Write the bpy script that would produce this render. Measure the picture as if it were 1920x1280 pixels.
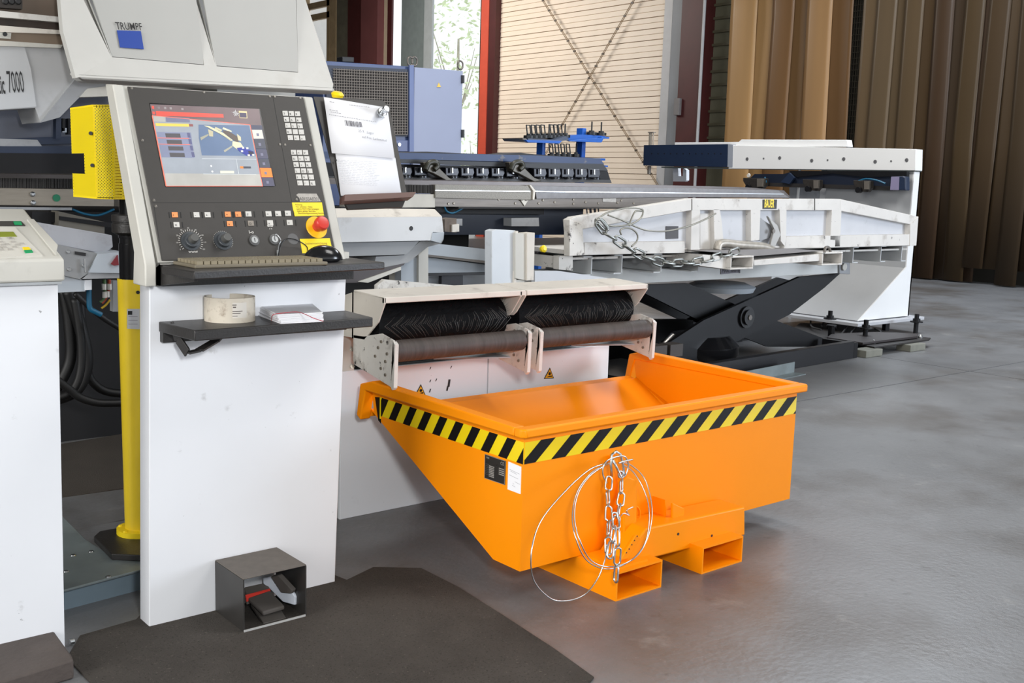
import bpy, bmesh, math, random
from mathutils import Vector, Matrix
random.seed(7)
D = bpy.data; SC = bpy.context.scene; COL = SC.collection
for o in list(D.objects): D.objects.remove(o)
rad = math.radians

# ------------------------------------------------------------------ camera, world, lights, exposure
# hall axes: X runs along the machine front, Y runs back into the machine, Z up; the camera stands at the origin
FPX, PITCH, ROLL, YAW, EYE = 2000.0, rad(8.39), rad(1.75), rad(39.85), 1.35
def ray(x, y):
    r2 = (x-960)/FPX; u2 = -(y-640)/FPX
    cr, sr, cp, sp = math.cos(ROLL), math.sin(ROLL), math.cos(PITCH), math.sin(PITCH)
    r = r2*cr-u2*sr; u = r2*sr+u2*cr
    Y = cp+u*sp; Z = -sp+u*cp
    a, b = math.cos(YAW), math.sin(YAW)
    return Vector((r*a+Y*b, -r*b+Y*a, Z))
EYEP = Vector((0, 0, EYE))
def atx(x, y, X): d = ray(x, y); return EYEP+d*(X/d.x)
def aty(x, y, Y): d = ray(x, y); return EYEP+d*(Y/d.y)
def atz(x, y, Z=0.0): d = ray(x, y); return EYEP+d*((Z-EYE)/d.z)
cam_d = D.cameras.new('camera'); cam = D.objects.new('camera', cam_d); COL.objects.link(cam)
fw = ray(960, 640).normalized()
rt = (ray(1060, 640)-ray(960, 640)).normalized(); up = rt.cross(fw)
m = Matrix((rt, up, -fw)).transposed().to_4x4(); m.translation = EYEP
cam.matrix_world = m
cam_d.sensor_width = 36; cam_d.lens = FPX/1920*36; cam_d.clip_end = 300; cam_d.clip_start = .05
SC.camera = cam
SC.view_settings.view_transform = 'Standard'; SC.view_settings.look = 'None'
SC.view_settings.exposure = 0.0; SC.view_settings.gamma = 1; SC.view_settings.use_curve_mapping = False
W = D.worlds.new('overcast_sky'); SC.world = W; W.use_nodes = True
bg = W.node_tree.nodes['Background']; bg.inputs[0].default_value = (.93, .97, 1, 1); bg.inputs[1].default_value = 1.15
def area(name, loc, target, size, power, col=(1, 1, 1), size_y=None):
    l = D.lights.new(name, 'AREA'); l.energy = power; l.color = col; l.size = size
    if size_y: l.shape = 'RECTANGLE'; l.size_y = size_y
    o = D.objects.new(name, l); COL.objects.link(o); o.location = loc
    d = (Vector(target)-Vector(loc)); o.rotation_euler = d.to_track_quat('-Z', 'Y').to_euler(); return o
area('camera_flash', (.25, -.25, 1.75), (3.4, 3.8, .9), .28, 66)
area('added_fill_lamp', (5.8, .4, 6.7), (7.0, 5.2, .9), 3.5, 330, (1, .98, .95))  # added overhead fill for the white skip and lift front
area('added_fill_lamp', (5.0, 6.8, 6.8), (9.7, 6.1, 1.2), 2.5, 330, (1, .98, .95))  # added fill aimed at the side faces of the gantry
area('added_fill_lamp', (12.4, 6.5, 6.9), (13.5, 6.4, 0), 3.5, 640, (.86, .92, 1))  # added bluish fill to lift the far floor and curtain
area('added_left_fill', (-6.5, 2.0, 3.6), (9.7, 6.0, 1.0), 5.0, 640, (1, .99, .97), 4.0)  # added fill from the left for side faces, no known gate there
area('side_gate_daylight', (13.5, -4.5, 2.6), (9.8, 4.5, .3), 4.0, 900, (.80, .88, 1), 4.0)
area('added_fill_lamp', (12.0, 21.5, 6.9), (17, 19.2, .6), 3.5, 600, (1, .95, .88))  # added warm fill to brighten the beige door planks

# ------------------------------------------------------------------ helpers
def lin(c):
    return tuple(((v/255)/12.92 if v/255 <= .04045 else ((v/255+.055)/1.055)**2.4) for v in c)
MATS = {}
def mat(name, rgb, rough=.5, metal=0.0, var=.05, scale=6, dirt=None, bump=0.0, bscale=60, emis=0, spec=.5, coat=0, stretch=(1, 1, 1), detail=6):
    if name in MATS: return MATS[name]
    M = D.materials.new(name); M.use_nodes = True; nt = M.node_tree; N = nt.nodes; L = nt.links
    b = N['Principled BSDF']; c = lin(rgb)
    tc = N.new('ShaderNodeTexCoord'); mp = N.new('ShaderNodeMapping'); L.new(tc.outputs['Object'], mp.inputs[0]); mp.inputs['Scale'].default_value = stretch
    n = N.new('ShaderNodeTexNoise'); n.inputs['Scale'].default_value = scale; n.inputs['Detail'].default_value = detail; L.new(mp.outputs[0], n.inputs[0])
    mr = N.new('ShaderNodeMapRange'); mr.inputs[1].default_value = .3; mr.inputs[2].default_value = .7; mr.inputs[3].default_value = 1-var; mr.inputs[4].default_value = 1+var
    L.new(n.outputs[0], mr.inputs[0])
    mx = N.new('ShaderNodeVectorMath'); mx.operation = 'SCALE'; mx.inputs[0].default_value = c; L.new(mr.outputs[0], mx.inputs['Scale'])
    out = mx.outputs[0]
    if dirt:
        for (drgb, lo, hi, dsc, amt) in dirt:
            n2 = N.new('ShaderNodeTexNoise'); n2.inputs['Scale'].default_value = dsc; n2.inputs['Detail'].default_value = 8; n2.inputs['Roughness'].default_value = .65
            L.new(mp.outputs[0], n2.inputs[0])
            r2 = N.new('ShaderNodeMapRange'); r2.inputs[1].default_value = lo; r2.inputs[2].default_value = hi; r2.inputs[4].default_value = amt; L.new(n2.outputs[0], r2.inputs[0])
            mm = N.new('ShaderNodeMix'); mm.data_type = 'RGBA'; L.new(r2.outputs[0], mm.inputs['Factor']); L.new(out, mm.inputs['A']); mm.inputs['B'].default_value = lin(drgb)+(1,)
            out = mm.outputs['Result']
    L.new(out, b.inputs['Base Color'])
    b.inputs['Roughness'].default_value = rough; b.inputs['Metallic'].default_value = metal
    b.inputs['Specular IOR Level'].default_value = spec; b.inputs['Coat Weight'].default_value = coat
    if bump:
        n3 = N.new('ShaderNodeTexNoise'); n3.inputs['Scale'].default_value = bscale; n3.inputs['Detail'].default_value = 4; L.new(mp.outputs[0], n3.inputs[0])
        bp = N.new('ShaderNodeBump'); bp.inputs['Strength'].default_value = bump; bp.inputs['Distance'].default_value = .01
        L.new(n3.outputs[0], bp.inputs['Height']); L.new(bp.outputs[0], b.inputs['Normal'])
    if emis:
        L.new(out, b.inputs['Emission Color']); b.inputs['Emission Strength'].default_value = emis
    MATS[name] = M; return M

class MB:
    def __init__(s): s.v = []; s.f = []
    def poly(s, pts): i = len(s.v); s.v += [Vector(p) for p in pts]; s.f.append(tuple(range(i, i+len(pts)))); return s
    def prism(s, pts, vec):
        pts = [Vector(p) for p in pts]; vec = Vector(vec); n = len(pts); i = len(s.v)
        s.v += pts+[p+vec for p in pts]
        s.f.append(tuple(range(i, i+n))); s.f.append(tuple(range(i+2*n-1, i+n-1, -1)))
        for k in range(n): j = (k+1) % n; s.f.append((i+k, i+n+k, i+n+j, i+j))
        return s
    def box(s, a, b):
        x0, y0, z0 = a; x1, y1, z1 = b
        return s.prism([(x0, y0, z0), (x1, y0, z0), (x1, y1, z0), (x0, y1, z0)], (0, 0, z1-z0))
    def bar(s, p, q, w, h=None, upv=(0, 0, 1)):
        p, q = Vector(p), Vector(q); d = (q-p).normalized(); upv = Vector(upv)
        if abs(d.dot(upv)) > .95: upv = Vector((0, 1, 0))
        r = d.cross(upv).normalized(); u = r.cross(d); h = h or w
        return s.prism([p-r*w/2-u*h/2, p+r*w/2-u*h/2, p+r*w/2+u*h/2, p-r*w/2+u*h/2], q-p)
    def tube(s, pts, rr, seg=10, closed=False, caps=True):
        pts = [Vector(p) for p in pts]; n = len(pts); i0 = len(s.v); prev = None
        rs = rr if isinstance(rr, (list, tuple)) else [rr]*n
        for k, p in enumerate(pts):
            a = pts[(k-1) % n] if (closed or k > 0) else p; b = pts[(k+1) % n] if (closed or k < n-1) else p
            t = (b-a)
            t = t.normalized() if t.length > 1e-9 else (prev[0] if prev else Vector((0, 0, 1)))
            if prev is None:
                r = t.cross(Vector((0, 0, 1)))
                if r.length < .1: r = t.cross(Vector((0, 1, 0)))
                r.normalize()
            else:
                r = prev[1]-t*prev[1].dot(t); r.normalize()
            prev = (t, r); u = r.cross(t)
            for j in range(seg):
                an = 2*math.pi*j/seg; s.v.append(p+(r*math.cos(an)+u*math.sin(an))*rs[k])
        for k in range(n if closed else n-1):
            k2 = (k+1) % n
            for j in range(seg):
                j2 = (j+1) % seg; s.f.append((i0+k*seg+j, i0+k*seg+j2, i0+k2*seg+j2, i0+k2*seg+j))
        if caps and not closed:
            s.f.append(tuple(i0+j for j in range(seg))[::-1]); s.f.append(tuple(i0+(n-1)*seg+j for j in range(seg)))
        return s
    def cyl(s, p, q, r, seg=20, r2=None): return s.tube([p, q], [r, r if r2 is None else r2], seg)
    def disc_stack(s, c, n, prof, seg=24):      # lathe: prof = [(radius, height along n)]
        n = Vector(n).normalized(); c = Vector(c)
        return s.tube([c+n*h for r, h in prof], [max(r, 1e-4) for r, h in prof], seg) if False else s._lathe(c, n, prof, seg)
    def _lathe(s, c, n, prof, seg=24):
        n = Vector(n).normalized(); c = Vector(c)
        r = n.cross(Vector((0, 0, 1)))
        if r.length < .1: r = n.cross(Vector((0, 1, 0)))
        r.normalize(); u = n.cross(r); i0 = len(s.v)
        for rr, h in prof:
            for j in range(seg):
                an = 2*math.pi*j/seg; s.v.append(c+n*h+(r*math.cos(an)+u*math.sin(an))*rr)
        for k in range(len(prof)-1):
            for j in range(seg):
                j2 = (j+1) % seg; s.f.append((i0+k*seg+j, i0+k*seg+j2, i0+(k+1)*seg+j2, i0+(k+1)*seg+j))
        s.f.append(tuple(i0+j for j in range(seg))[::-1]); s.f.append(tuple(i0+(len(prof)-1)*seg+j for j in range(seg)))
        return s
    def build(s, name, m, parent=None, bevel=0.0, smooth=False, origin=None, kind=None):
        xs = [v.x for v in s.v]; ys = [v.y for v in s.v]; zs = [v.z for v in s.v]
        o0 = Vector(origin) if origin is not None else Vector(((min(xs)+max(xs))/2, (min(ys)+max(ys))/2, min(zs)))
        me = D.meshes.new(name); me.from_pydata([v-o0 for v in s.v], [], s.f)
        bm = bmesh.new(); bm.from_mesh(me)
        if smooth is True: bmesh.ops.remove_doubles(bm, verts=bm.verts[:], dist=1e-5)
        bmesh.ops.recalc_face_normals(bm, faces=bm.faces[:]); bm.to_mesh(me); bm.free()
        me.materials.append(m)
        o = D.objects.new(name, me); COL.objects.link(o)
        if bevel:
            md = o.modifiers.new('edge', 'BEVEL'); md.width = bevel; md.segments = 2; md.limit_method = 'ANGLE'; md.angle_limit = rad(30)
            smooth = smooth or 'auto'
        if smooth:
            me.shade_smooth()
            if smooth == 'auto' or smooth == 'sharp':
                w = o.modifiers.new('weights', 'WEIGHTED_NORMAL'); w.keep_sharp = True
                if smooth == 'sharp' or smooth == 'auto': me.set_sharp_from_angle(angle=rad(40))
        place(o, o0, parent)
        if kind: o['kind'] = kind
        return o
WORLD = {}
def place(o, w, parent=None):
    w = Vector(w); WORLD[o.name] = w
    if parent is not None: o.parent = parent; o.location = w-WORLD[parent.name]
    else: o.location = w
def thing(name, label, cat, loc, group=None):
    o = D.objects.new(name, None); COL.objects.link(o); o.empty_display_size = .1; place(o, loc)
    return tag(o, label, cat, group)
def tag(o, label, cat, group=None):
    o['label'] = label; o['category'] = cat
    if group: o['group'] = group
    return o
def struct(o): o['kind'] = 'structure'; return o
def PY(Y, pts, dep): return MB().prism([aty(x, y, Y) for x, y in pts], (0, dep, 0))
def PX(X, pts, dep): return MB().prism([atx(x, y, X) for x, y in pts], (dep, 0, 0))
def PZ(Z, pts, dep): return MB().prism([atz(x, y, Z) for x, y in pts], (0, 0, -dep))
def again(src, world, parent=None):          # another instance sharing the mesh
    c = src.copy(); COL.objects.link(c); c.parent = None; c.matrix_parent_inverse = Matrix(); place(c, world, parent); return c
def text(body, org, u, v, size, m, parent, name='lettering', thick=.0006, bold=0, sx=1.0, align='LEFT'):
    cu = D.curves.new(name, 'FONT'); cu.body = body; cu.size = 1; cu.extrude = 0; cu.offset = bold; cu.resolution_u = 2; cu.align_x = align
    tmp = D.objects.new(name, cu); COL.objects.link(tmp)
    me = D.meshes.new_from_object(tmp.evaluated_get(bpy.context.evaluated_depsgraph_get())); D.objects.remove(tmp); D.curves.remove(cu)
    u = Vector(u).normalized(); v = Vector(v); v = (v-u*v.dot(u)).normalized(); n = u.cross(v)
    M = Matrix((u*size*sx, v*size, n*size)).transposed()
    for vt in me.vertices: vt.co = M @ vt.co
    me.name = name; me.materials.clear(); me.materials.append(m)
    o = D.objects.new(name, me); COL.objects.link(o); place(o, Vector(org), parent); return o

# ------------------------------------------------------------------ materials
WHITE = mat('white_paint', (228, 230, 234), .38, var=.02, scale=3, dirt=[((110, 105, 100), .66, .74, 9, .35), ((60, 58, 55), .70, .73, 38, .7)])
WHITE2 = mat('clean_white_paint', (222, 225, 230), .4, var=.02, scale=2)
CREAM = mat('cream_grey_paint', (196, 194, 186), .45, var=.05, scale=5, dirt=[((120, 112, 100), .6, .8, 6, .35)])
CREAMW = mat('worn_cream_paint', (214, 208, 198), .5, var=.06, scale=6, dirt=[((110, 98, 88), .58, .75, 10, .5), ((45, 38, 33), .69, .72, 26, .85)])
HOODG = mat('pale_grey_hood_paint', (194, 193, 188), .42, var=.045, scale=4, dirt=[((150, 142, 130), .55, .8, 5, .3)])
PANELG = mat('pale_grey_inset_paint', (170, 170, 166), .42, var=.03, scale=4)
SHADEG = mat('mid_grey_paint', (150, 152, 155), .5, var=.06, scale=5, dirt=[((80, 76, 72), .55, .8, 9, .4)])
WORN = mat('scratched_white_paint', (212, 209, 204), .5, var=.05, scale=5, dirt=[((130, 118, 105), .56, .72, 7, .5), ((48, 42, 38), .655, .69, 15, .85), ((70, 66, 64), .67, .70, 50, .7)])
WORNX = mat('heavily_worn_white_paint', (214, 211, 205), .5, var=.08, scale=9, dirt=[((120, 108, 96), .52, .66, 12, .5), ((34, 30, 28), .61, .64, 26, .9)])
BLUEG = mat('blue_grey_paint', (176, 184, 192), .45, var=.04, scale=4)
DARKP = mat('anthracite_panel', (58, 55, 52), .5, var=.04, scale=30)
BLACKM = mat('black_powder_coat', (42, 40, 39), .42, var=.08, scale=20, bump=.1, bscale=150)
BLACKS = mat('satin_black_steel', (15, 15, 18), .5, var=.1, scale=8, spec=.3, dirt=[((36, 34, 32), .6, .8, 9, .4)])
BLACKG = mat('gloss_black_plastic', (24, 24, 26), .18, var=.05)
RUBBER = mat('black_hose_rubber', (12, 12, 13), .55, var=.1)
BRUSHB = mat('black_bristle', (13, 13, 15), .75, var=.2, scale=40, spec=.15)
BRISTLE = mat('highlight_bristle', (120, 116, 112), .35)
BRBAR = mat('charcoal_brush_strip', (48, 47, 47), .8, var=.35, scale=60, stretch=(6, 1, .3))
ROLLR = mat('brown_grey_roller_cover', (70, 62, 58), .6, var=.28, scale=9, stretch=(3, .3, .3), bump=.3, bscale=30)
ORANGE = mat('orange_powder_coat', (252, 146, 0), .42, var=.012, scale=3, spec=.25)
YELLOW = mat('safety_yellow', (246, 216, 30), .4, var=.02)
TAPEY = mat('yellow_tape', (238, 210, 8), .35, var=.02)
TAPEK = mat('black_tape', (14, 13, 13), .5, var=.05, spec=.2)
STEEL = mat('zinc_steel', (205, 208, 210), .28, 1.0, var=.08, scale=15)
GALV = mat('galvanised_steel', (128, 138, 140), .45, .35, var=.12, scale=7, dirt=[((85, 84, 74), .5, .75, 4, .5)])
STAIN = mat('brushed_stainless', (150, 142, 130), .4, .55, var=.08, scale=12, stretch=(1, 1, 8))
STAIND = mat('dark_brushed_stainless', (112, 106, 100), .42, .55, var=.12, scale=14, stretch=(.5, 1, 8))
NAVY = mat('navy_blue_paint', (28, 42, 66), .45, var=.06)
NAVY2 = mat('dark_blue_paint', (16, 26, 44), .5, var=.1)
BLUE = mat('tool_rack_blue', (30, 92, 180), .45, var=.08)
RAILB = mat('worn_rail_blue', (38, 62, 105), .45, var=.1, scale=5, dirt=[((120, 115, 112), .62, .66, 6, .8)])
CABB = mat('blue_grey_cabinet', (60, 76, 116), .4, var=.04)
CABD = mat('cabinet_door_blue', (134, 142, 168), .4, var=.04, scale=2)
LOGOB = mat('logo_blue', (2, 58, 150), .5, var=.05)
INK = mat('printed_black', (22, 22, 24), .5)
INKG = mat('printed_grey', (150, 150, 156), .6)
PAPER = mat('white_paper', (240, 240, 243), .7, var=.01)
CARD = mat('stained_cardboard', (205, 196, 180), .7, var=.08, scale=18, dirt=[((120, 98, 80), .55, .7, 30, .6)])
RED = mat('signal_red', (205, 60, 50), .3)
DRED = mat('maroon_steel_paint', (74, 28, 28), .5, var=.12, scale=3)
MRED = mat('lit_maroon_paint', (116, 68, 68), .5, var=.08, scale=2)  # lighter maroon: light falling on the column face is put into the colour
OXRED = mat('red_oxide_paint', (206, 84, 62), .5, var=.05)
BEIGE = mat('beige_cladding', (238, 222, 203), .5, var=.03, scale=2)
WALLG = mat('weathered_concrete', (104, 100, 86), .8, var=.15, scale=4, bump=.3)
WOODF = mat('aged_window_timber', (176, 152, 118), .6, var=.12, scale=6)
FROST = mat('frosted_window_pane', (235, 238, 238), .3, emis=.55)  # pane glows by itself, standing in for daylight behind it
JAMB = mat('grey_door_frame', (190, 190, 192), .5, var=.04)
JAMBD = mat('dark_door_frame', (128, 138, 138), .5, var=.08)
HALL = mat('hall_wall_sheet', (120, 116, 108), .7, var=.05)
KEYW = mat('key_grey', (205, 202, 196), .5)
KEYO = mat('key_orange', (246, 150, 90), .5)
KNOB = mat('knob_slate', (62, 66, 70), .4)
LABELS = mat('silver_label', (160, 156, 150), .35, .3, var=.15, scale=60)
WBLOCK = mat('grey_levelling_block', (118, 118, 108), .7, var=.12, scale=12)

def screen_mat(name, rgb): return mat(name, rgb, .3, var=.1, scale=14, emis=.2)
def perforated():
    M = D.materials.new('perforated_yellow_sheet'); M.use_nodes = True; nt = M.node_tree; N = nt.nodes; L = nt.links
    b = N['Principled BSDF']; b.inputs['Base Color'].default_value = lin((246, 222, 30))+(1,); b.inputs['Roughness'].default_value = .42
    tc = N.new('ShaderNodeTexCoord'); sp = N.new('ShaderNodeSeparateXYZ'); L.new(tc.outputs['Object'], sp.inputs[0])
    ad = N.new('ShaderNodeMath'); ad.operation = 'SUBTRACT'; L.new(sp.outputs[0], ad.inputs[0]); L.new(sp.outputs[1], ad.inputs[1])
    P = .0095
    def frac(o, off):
        a = N.new('ShaderNodeMath'); a.operation = 'MULTIPLY_ADD'; a.inputs[1].default_value = 1/P; a.inputs[2].default_value = off; L.new(o, a.inputs[0])
        f = N.new('ShaderNodeMath'); f.operation = 'FRACT'; L.new(a.outputs[0], f.inputs[0])
        s = N.new('ShaderNodeMath'); s.operation = 'SUBTRACT'; s.inputs[1].default_value = .5; L.new(f.outputs[0], s.inputs[0]); return s.outputs[0]
    ds = []
    for off in (0, .5):
        c = N.new('ShaderNodeCombineXYZ'); L.new(frac(ad.outputs[0], off), c.inputs[0]); L.new(frac(sp.outputs[2], off), c.inputs[1])
        ln = N.new('ShaderNodeVectorMath'); ln.operation = 'LENGTH'; L.new(c.outputs[0], ln.inputs[0]); ds.append(ln.outputs['Value'])
    mn = N.new('ShaderNodeMath'); mn.operation = 'MINIMUM'; L.new(ds[0], mn.inputs[0]); L.new(ds[1], mn.inputs[1])
    gt = N.new('ShaderNodeMath'); gt.operation = 'GREATER_THAN'; gt.inputs[1].default_value = .23; L.new(mn.outputs[0], gt.inputs[0])
    L.new(gt.outputs[0], b.inputs['Alpha']); return M
PERF = perforated()
def pvc(name, rgb, alpha):
    M = mat(name, rgb, .4, var=.22, scale=1.0, stretch=(.8, 1.6, .12), spec=.3, detail=2)
    M.node_tree.nodes['Principled BSDF'].inputs['Alpha'].default_value = alpha
    return M
def floor_mat():
    M = mat('polished_concrete', (112, 113, 115), .34, var=.12, scale=.55, dirt=[((80, 74, 68), .47, .64, .8, .75), ((150, 149, 146), .6, .74, 5, .4), ((60, 56, 50), .6, .72, 14, .4), ((190, 150, 90), .735, .75, 9, .6), ((158, 155, 150), .62, .70, 120, .5), ((62, 58, 54), .62, .7, 75, .5)], bump=.12, bscale=45)
    N = M.node_tree.nodes; L = M.node_tree.links; n = N.new('ShaderNodeTexNoise'); n.inputs['Scale'].default_value = 3
    tc = [x for x in N if x.type == 'TEX_COORD'][0]; L.new(tc.outputs['Object'], n.inputs[0])
    r = N.new('ShaderNodeMapRange'); r.inputs[3].default_value = .26; r.inputs[4].default_value = .5; L.new(n.outputs[0], r.inputs[0]); L.new(r.outputs[0], N['Principled BSDF'].inputs['Roughness'])
    return M
FLOORM = floor_mat()
MATM = mat('dark_grit_mat', (84, 79, 74), .95, var=.1, scale=3, dirt=[((60, 56, 52), .45, .7, 2.2, .6), ((40, 37, 34), .56, .64, 140, .6), ((124, 116, 106), .62, .68, 110, .6)], bump=.9, bscale=420, spec=.2)
FDARK = mat('floor_joint_filler', (52, 50, 48), .8)
LEAF = mat('sunlit_leaf', (226, 240, 200), .6, var=.2, scale=3)  # paled colour stands in for overexposed daylight on the leaves
BARK = mat('tree_bark', (190, 186, 170), .8, var=.2)

# ------------------------------------------------------------------ setting: floor, walls, ceiling
fl = struct(MB().box((-14, -14, -.3), (40, 34, -.03)).build('floor', FDARK, origin=(0, 0, -.3)))
jx = atz(1827, 697).x; jy = 4.06; G = .006; S = 6.0
xs = [-14.0, jx, 17.3]; ys = [-14, jy, jy+6, jy+12, 34]
for i in range(len(xs)-1):
    for j in range(len(ys)-1):
        MB().box((xs[i]+G, ys[j]+G, -.06), (xs[i+1]-G, ys[j+1]-G, 0)).build('concrete_slab', FLOORM, fl, origin=(0, 0, 0))
MB().box((17.3+G, -14, -.06), (40, 34, 0)).build('outdoor_paving', mat('pale_paving', (200, 200, 195), .8), fl, origin=(0, 0, 0))
XW = 17.0
# the long wall with doors (plane x = 17); measured off along Y at the height of the frame
def wy(px, py=150): return atx(px, py, XW).y
def wz(px, py): return atx(px, py, XW).z
wall = D.objects.new('wall_back', None); COL.objects.link(wall); place(wall, (XW, 14, 0)); struct(wall)
def wallbox(name, pxl, pxr, m, dx=0.0, th=.3, z0=0.0, z1=7.4, parent=wall, ref=100):
    ya, yb = wy(pxr, ref), wy(pxl, ref)
    return MB().box((XW+dx, ya, z0), (XW+dx+th, yb, z1)).build(name, m, parent)
# beige lap-clad sliding door
dr = D.objects.new('door_1', None); COL.objects.link(dr); place(dr, (XW, 18, 0)); struct(dr)
ya, yb = wy(1248, 100), wy(932, 100); z = .02; k = 0; rib = .1165
nr = (3, 2, 2)
while z < 7.2:
    n = nr[k % 3]; h = rib*n; mb = MB()
    prof = [(XW+.05, z)]
    for q in range(n):
        zz = z+q*rib; prof += [(XW-.020, zz+.003), (XW-.010, zz+rib-.008), (XW-.002, zz+rib-.004)] if q < n-1 else [(XW-.022, zz+.003), (XW-.010, zz+rib-.014), (XW+.012, zz+rib-.004)]
    prof.append((XW+.05, z+h-.006))
    mb.prism([(a, ya, b) for a, b in prof], (0, yb-ya, 0)).build('plank', BEIGE, dr)
    z += h; k += 1
MB().box((XW+.05, ya, 0), (XW+.1, yb, 7.3)).build('backing_sheet', mat('seam_brown', (120, 84, 60), .8), dr)
# walls either side of the openings
wallbox('door_jamb', 1247, 1262, JAMB, -.08, .35)
wallbox('door_jamb', 1263.5, 1290, mat('blue_grey_frame', (130, 134, 140), .5, var=.15, scale=1), -.1, .4)
wallbox('olive_wall_strip', 1276, 1292, WALLG, -.03, .3)
wallbox('steel_column', 1290, 1334, DRED, -.25, .5)
wallbox('door_post', 902, 915, mat('dark_grey_post', (72, 66, 62), .5), -.05, .3)
wallbox('steel_column', 912, 926, OXRED, -.2, .2, ref=120)
wallbox('steel_column', 924, 938, DRED, -.18, .35, ref=120)
wallbox('door_post', 797, 812, mat('pale_grey_post', (176, 182, 184), .5), -.05, .06)
wallbox('door_post', 753, 798, JAMBD, -.02, .06)
wallbox('reveal', 719, 730, mat('sandy_reveal', (196, 180, 156), .6), -.03, .06)
wallbox('door_post', 729, 737, DRED, -.06, .06)
wallbox('steel_column', 690, 721, MRED, -.25, .4)
wallbox('steel_column', 657, 692, DRED, -.1, .4)
wallbox('concrete_strip', 630, 660, WALLG, -.02, .3)
wallbox('wall_panel', 300, 560, mat('pale_wall_render', (228, 226, 216), .7), .1, .2)
wallbox('window_pane', 560, 626, FROST, .12, .02, z0=0, z1=7.3)
for a, b in ((620, 632), (556, 575)): wallbox('window_post', a, b, WOODF, -.05, .16)
wallbox('window_bead', 612, 617, WOODF, .0, .1)
for py in (8, 30): 
    zc = wz(600, py); MB().box((XW+.0, wy(632, 30), zc-.09), (XW+.12, wy(560, 30), zc+.09)).build('window_rail', WOODF, wall)
wallbox('wall_panel', 1333, 1560, mat('olive_corrugated', (104, 102, 84), .6, var=.12, scale=2), .05, .2)
MB().box((XW, -9, 0), (XW+.3, wy(1560, 100), 7.4)).build('wall_panel', mat('dark_backdrop_wall', (46, 42, 34), .8), wall)  # backdrop painted dark to stand in for the unlit space behind the curtain
for py in range(10, 262, 25):      # ribs of the olive sheet
    zc = wz(1355, py); MB().box((XW-.0, wy(1380, 100), zc), (XW+.05, wy(1334, 100), zc+.05)).build('sheet_rib', mat('olive_dark', (84, 80, 62), .6), wall)
MB().cyl((XW-.3, wy(1335, 100), 0), (XW-.3, wy(1335, 100), 7.3), .03).build('wall_conduit', JAMB, wall, smooth='sharp')
zc = wz(1288, 202); MB().box((XW-.32, wy(1293, 200), zc-.17), (XW-.24, wy(1283, 200), zc+.17)).build('switch_box', mat('switch_grey', (120, 116, 116), .5), wall, bevel=.01)
# slim twin rod bracing across the door, clipped every half metre
def brace(p, q, label):
    a, b = atx(p[0], p[1], XW-.14), atx(q[0], q[1], XW-.14); d = b-a; a = a-d*.02; b = b+d*.02
    t = thing('bracing_rod', label, 'wall bracing', b)
    s = Vector((0, .022, 0)); n = int(d.length/.32); mb = MB()
    for sg in (-1, 1): mb.tube([a+s*sg, b+s*sg], .008, 6)
    mb.build('rod_pair', mat('rusty_wire', (150, 126, 98), .5, .3), t)
    c = MB().box((-.012, -.035, -.02), (.012, .035, .02)).build('clip', mat('clip_brown', (84, 72, 60), .5), t, origin=(0, 0, 0))
    place(c, a+d*(.5/n), t)
    for i in range(1, n): again(c, a+d*((i+.5)/n), t)
brace((1005, -20), (1232, 345), 'thin twin bracing rod running down to the right across the beige planks')
brace((1203, -25), (1022, 290), 'thin twin bracing rod running down to the left across the beige planks')
# hall shell out of view
ce = struct(MB().box((-14, -14, 7.4), (17.3, 34, 7.6)).build('ceiling', HALL))
struct(MB().box((-14, 33.7, 0), (17.3, 34, 7.4)).build('wall_left', HALL))
struct(MB().box((-14.3, -14, 0), (-14, 34, 7.4)).build('wall_front', HALL))

# trees outside the open gate
def tree(px, X, z0, h, r, n, label):
    y = atx(px, 150, X).y; t = thing('tree', label, 'tree', (X, y, 0))
    mb = MB(); mb.tube([(X, y, 0), (X+.1, y+.1, z0*.5), (X, y, z0+h*.6)], [.16, .12, .04], 8)
    for i in range(7):
        a = random.uniform(0, 6.28); b = (X+math.cos(a)*r*.6, y+math.sin(a)*r*.6, z0+random.uniform(.2, .9)*h)
        mb.tube([(X, y, z0*.7+.2*i), b], [.04, .012], 6)
    mb.build('trunk', BARK, t)
    lf = MB()
    for i in range(n):
        a = random.uniform(0, 6.28); rr = r*math.sqrt(random.random()); zz = z0+h*random.random()
        c = Vector((X+math.cos(a)*rr, y+math.sin(a)*rr, zz)); s = random.uniform(.07, .16)
        u = Vector((random.uniform(-1, 1), random.uniform(-1, 1), random.uniform(-.6, .6))).normalized(); v = u.cross(Vector((random.uniform(-1, 1), random.uniform(-1, 1), random.uniform(-1, 1)))).normalized()
        lf.poly([c-u*s, c-v*s*.45, c+u*s, c+v*s*.45])
    lf.build('foliage', LEAF, t, kind='stuff')
tree(858, 24, 3.9, 4.4, 1.9, 620, 'pale sunlit tree outside the open gate, leaves across its upper part')
tree(890, 30, 1.4, 2.2, 1.5, 160, 'faint sunlit shrubbery seen low through the open gate')

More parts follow.
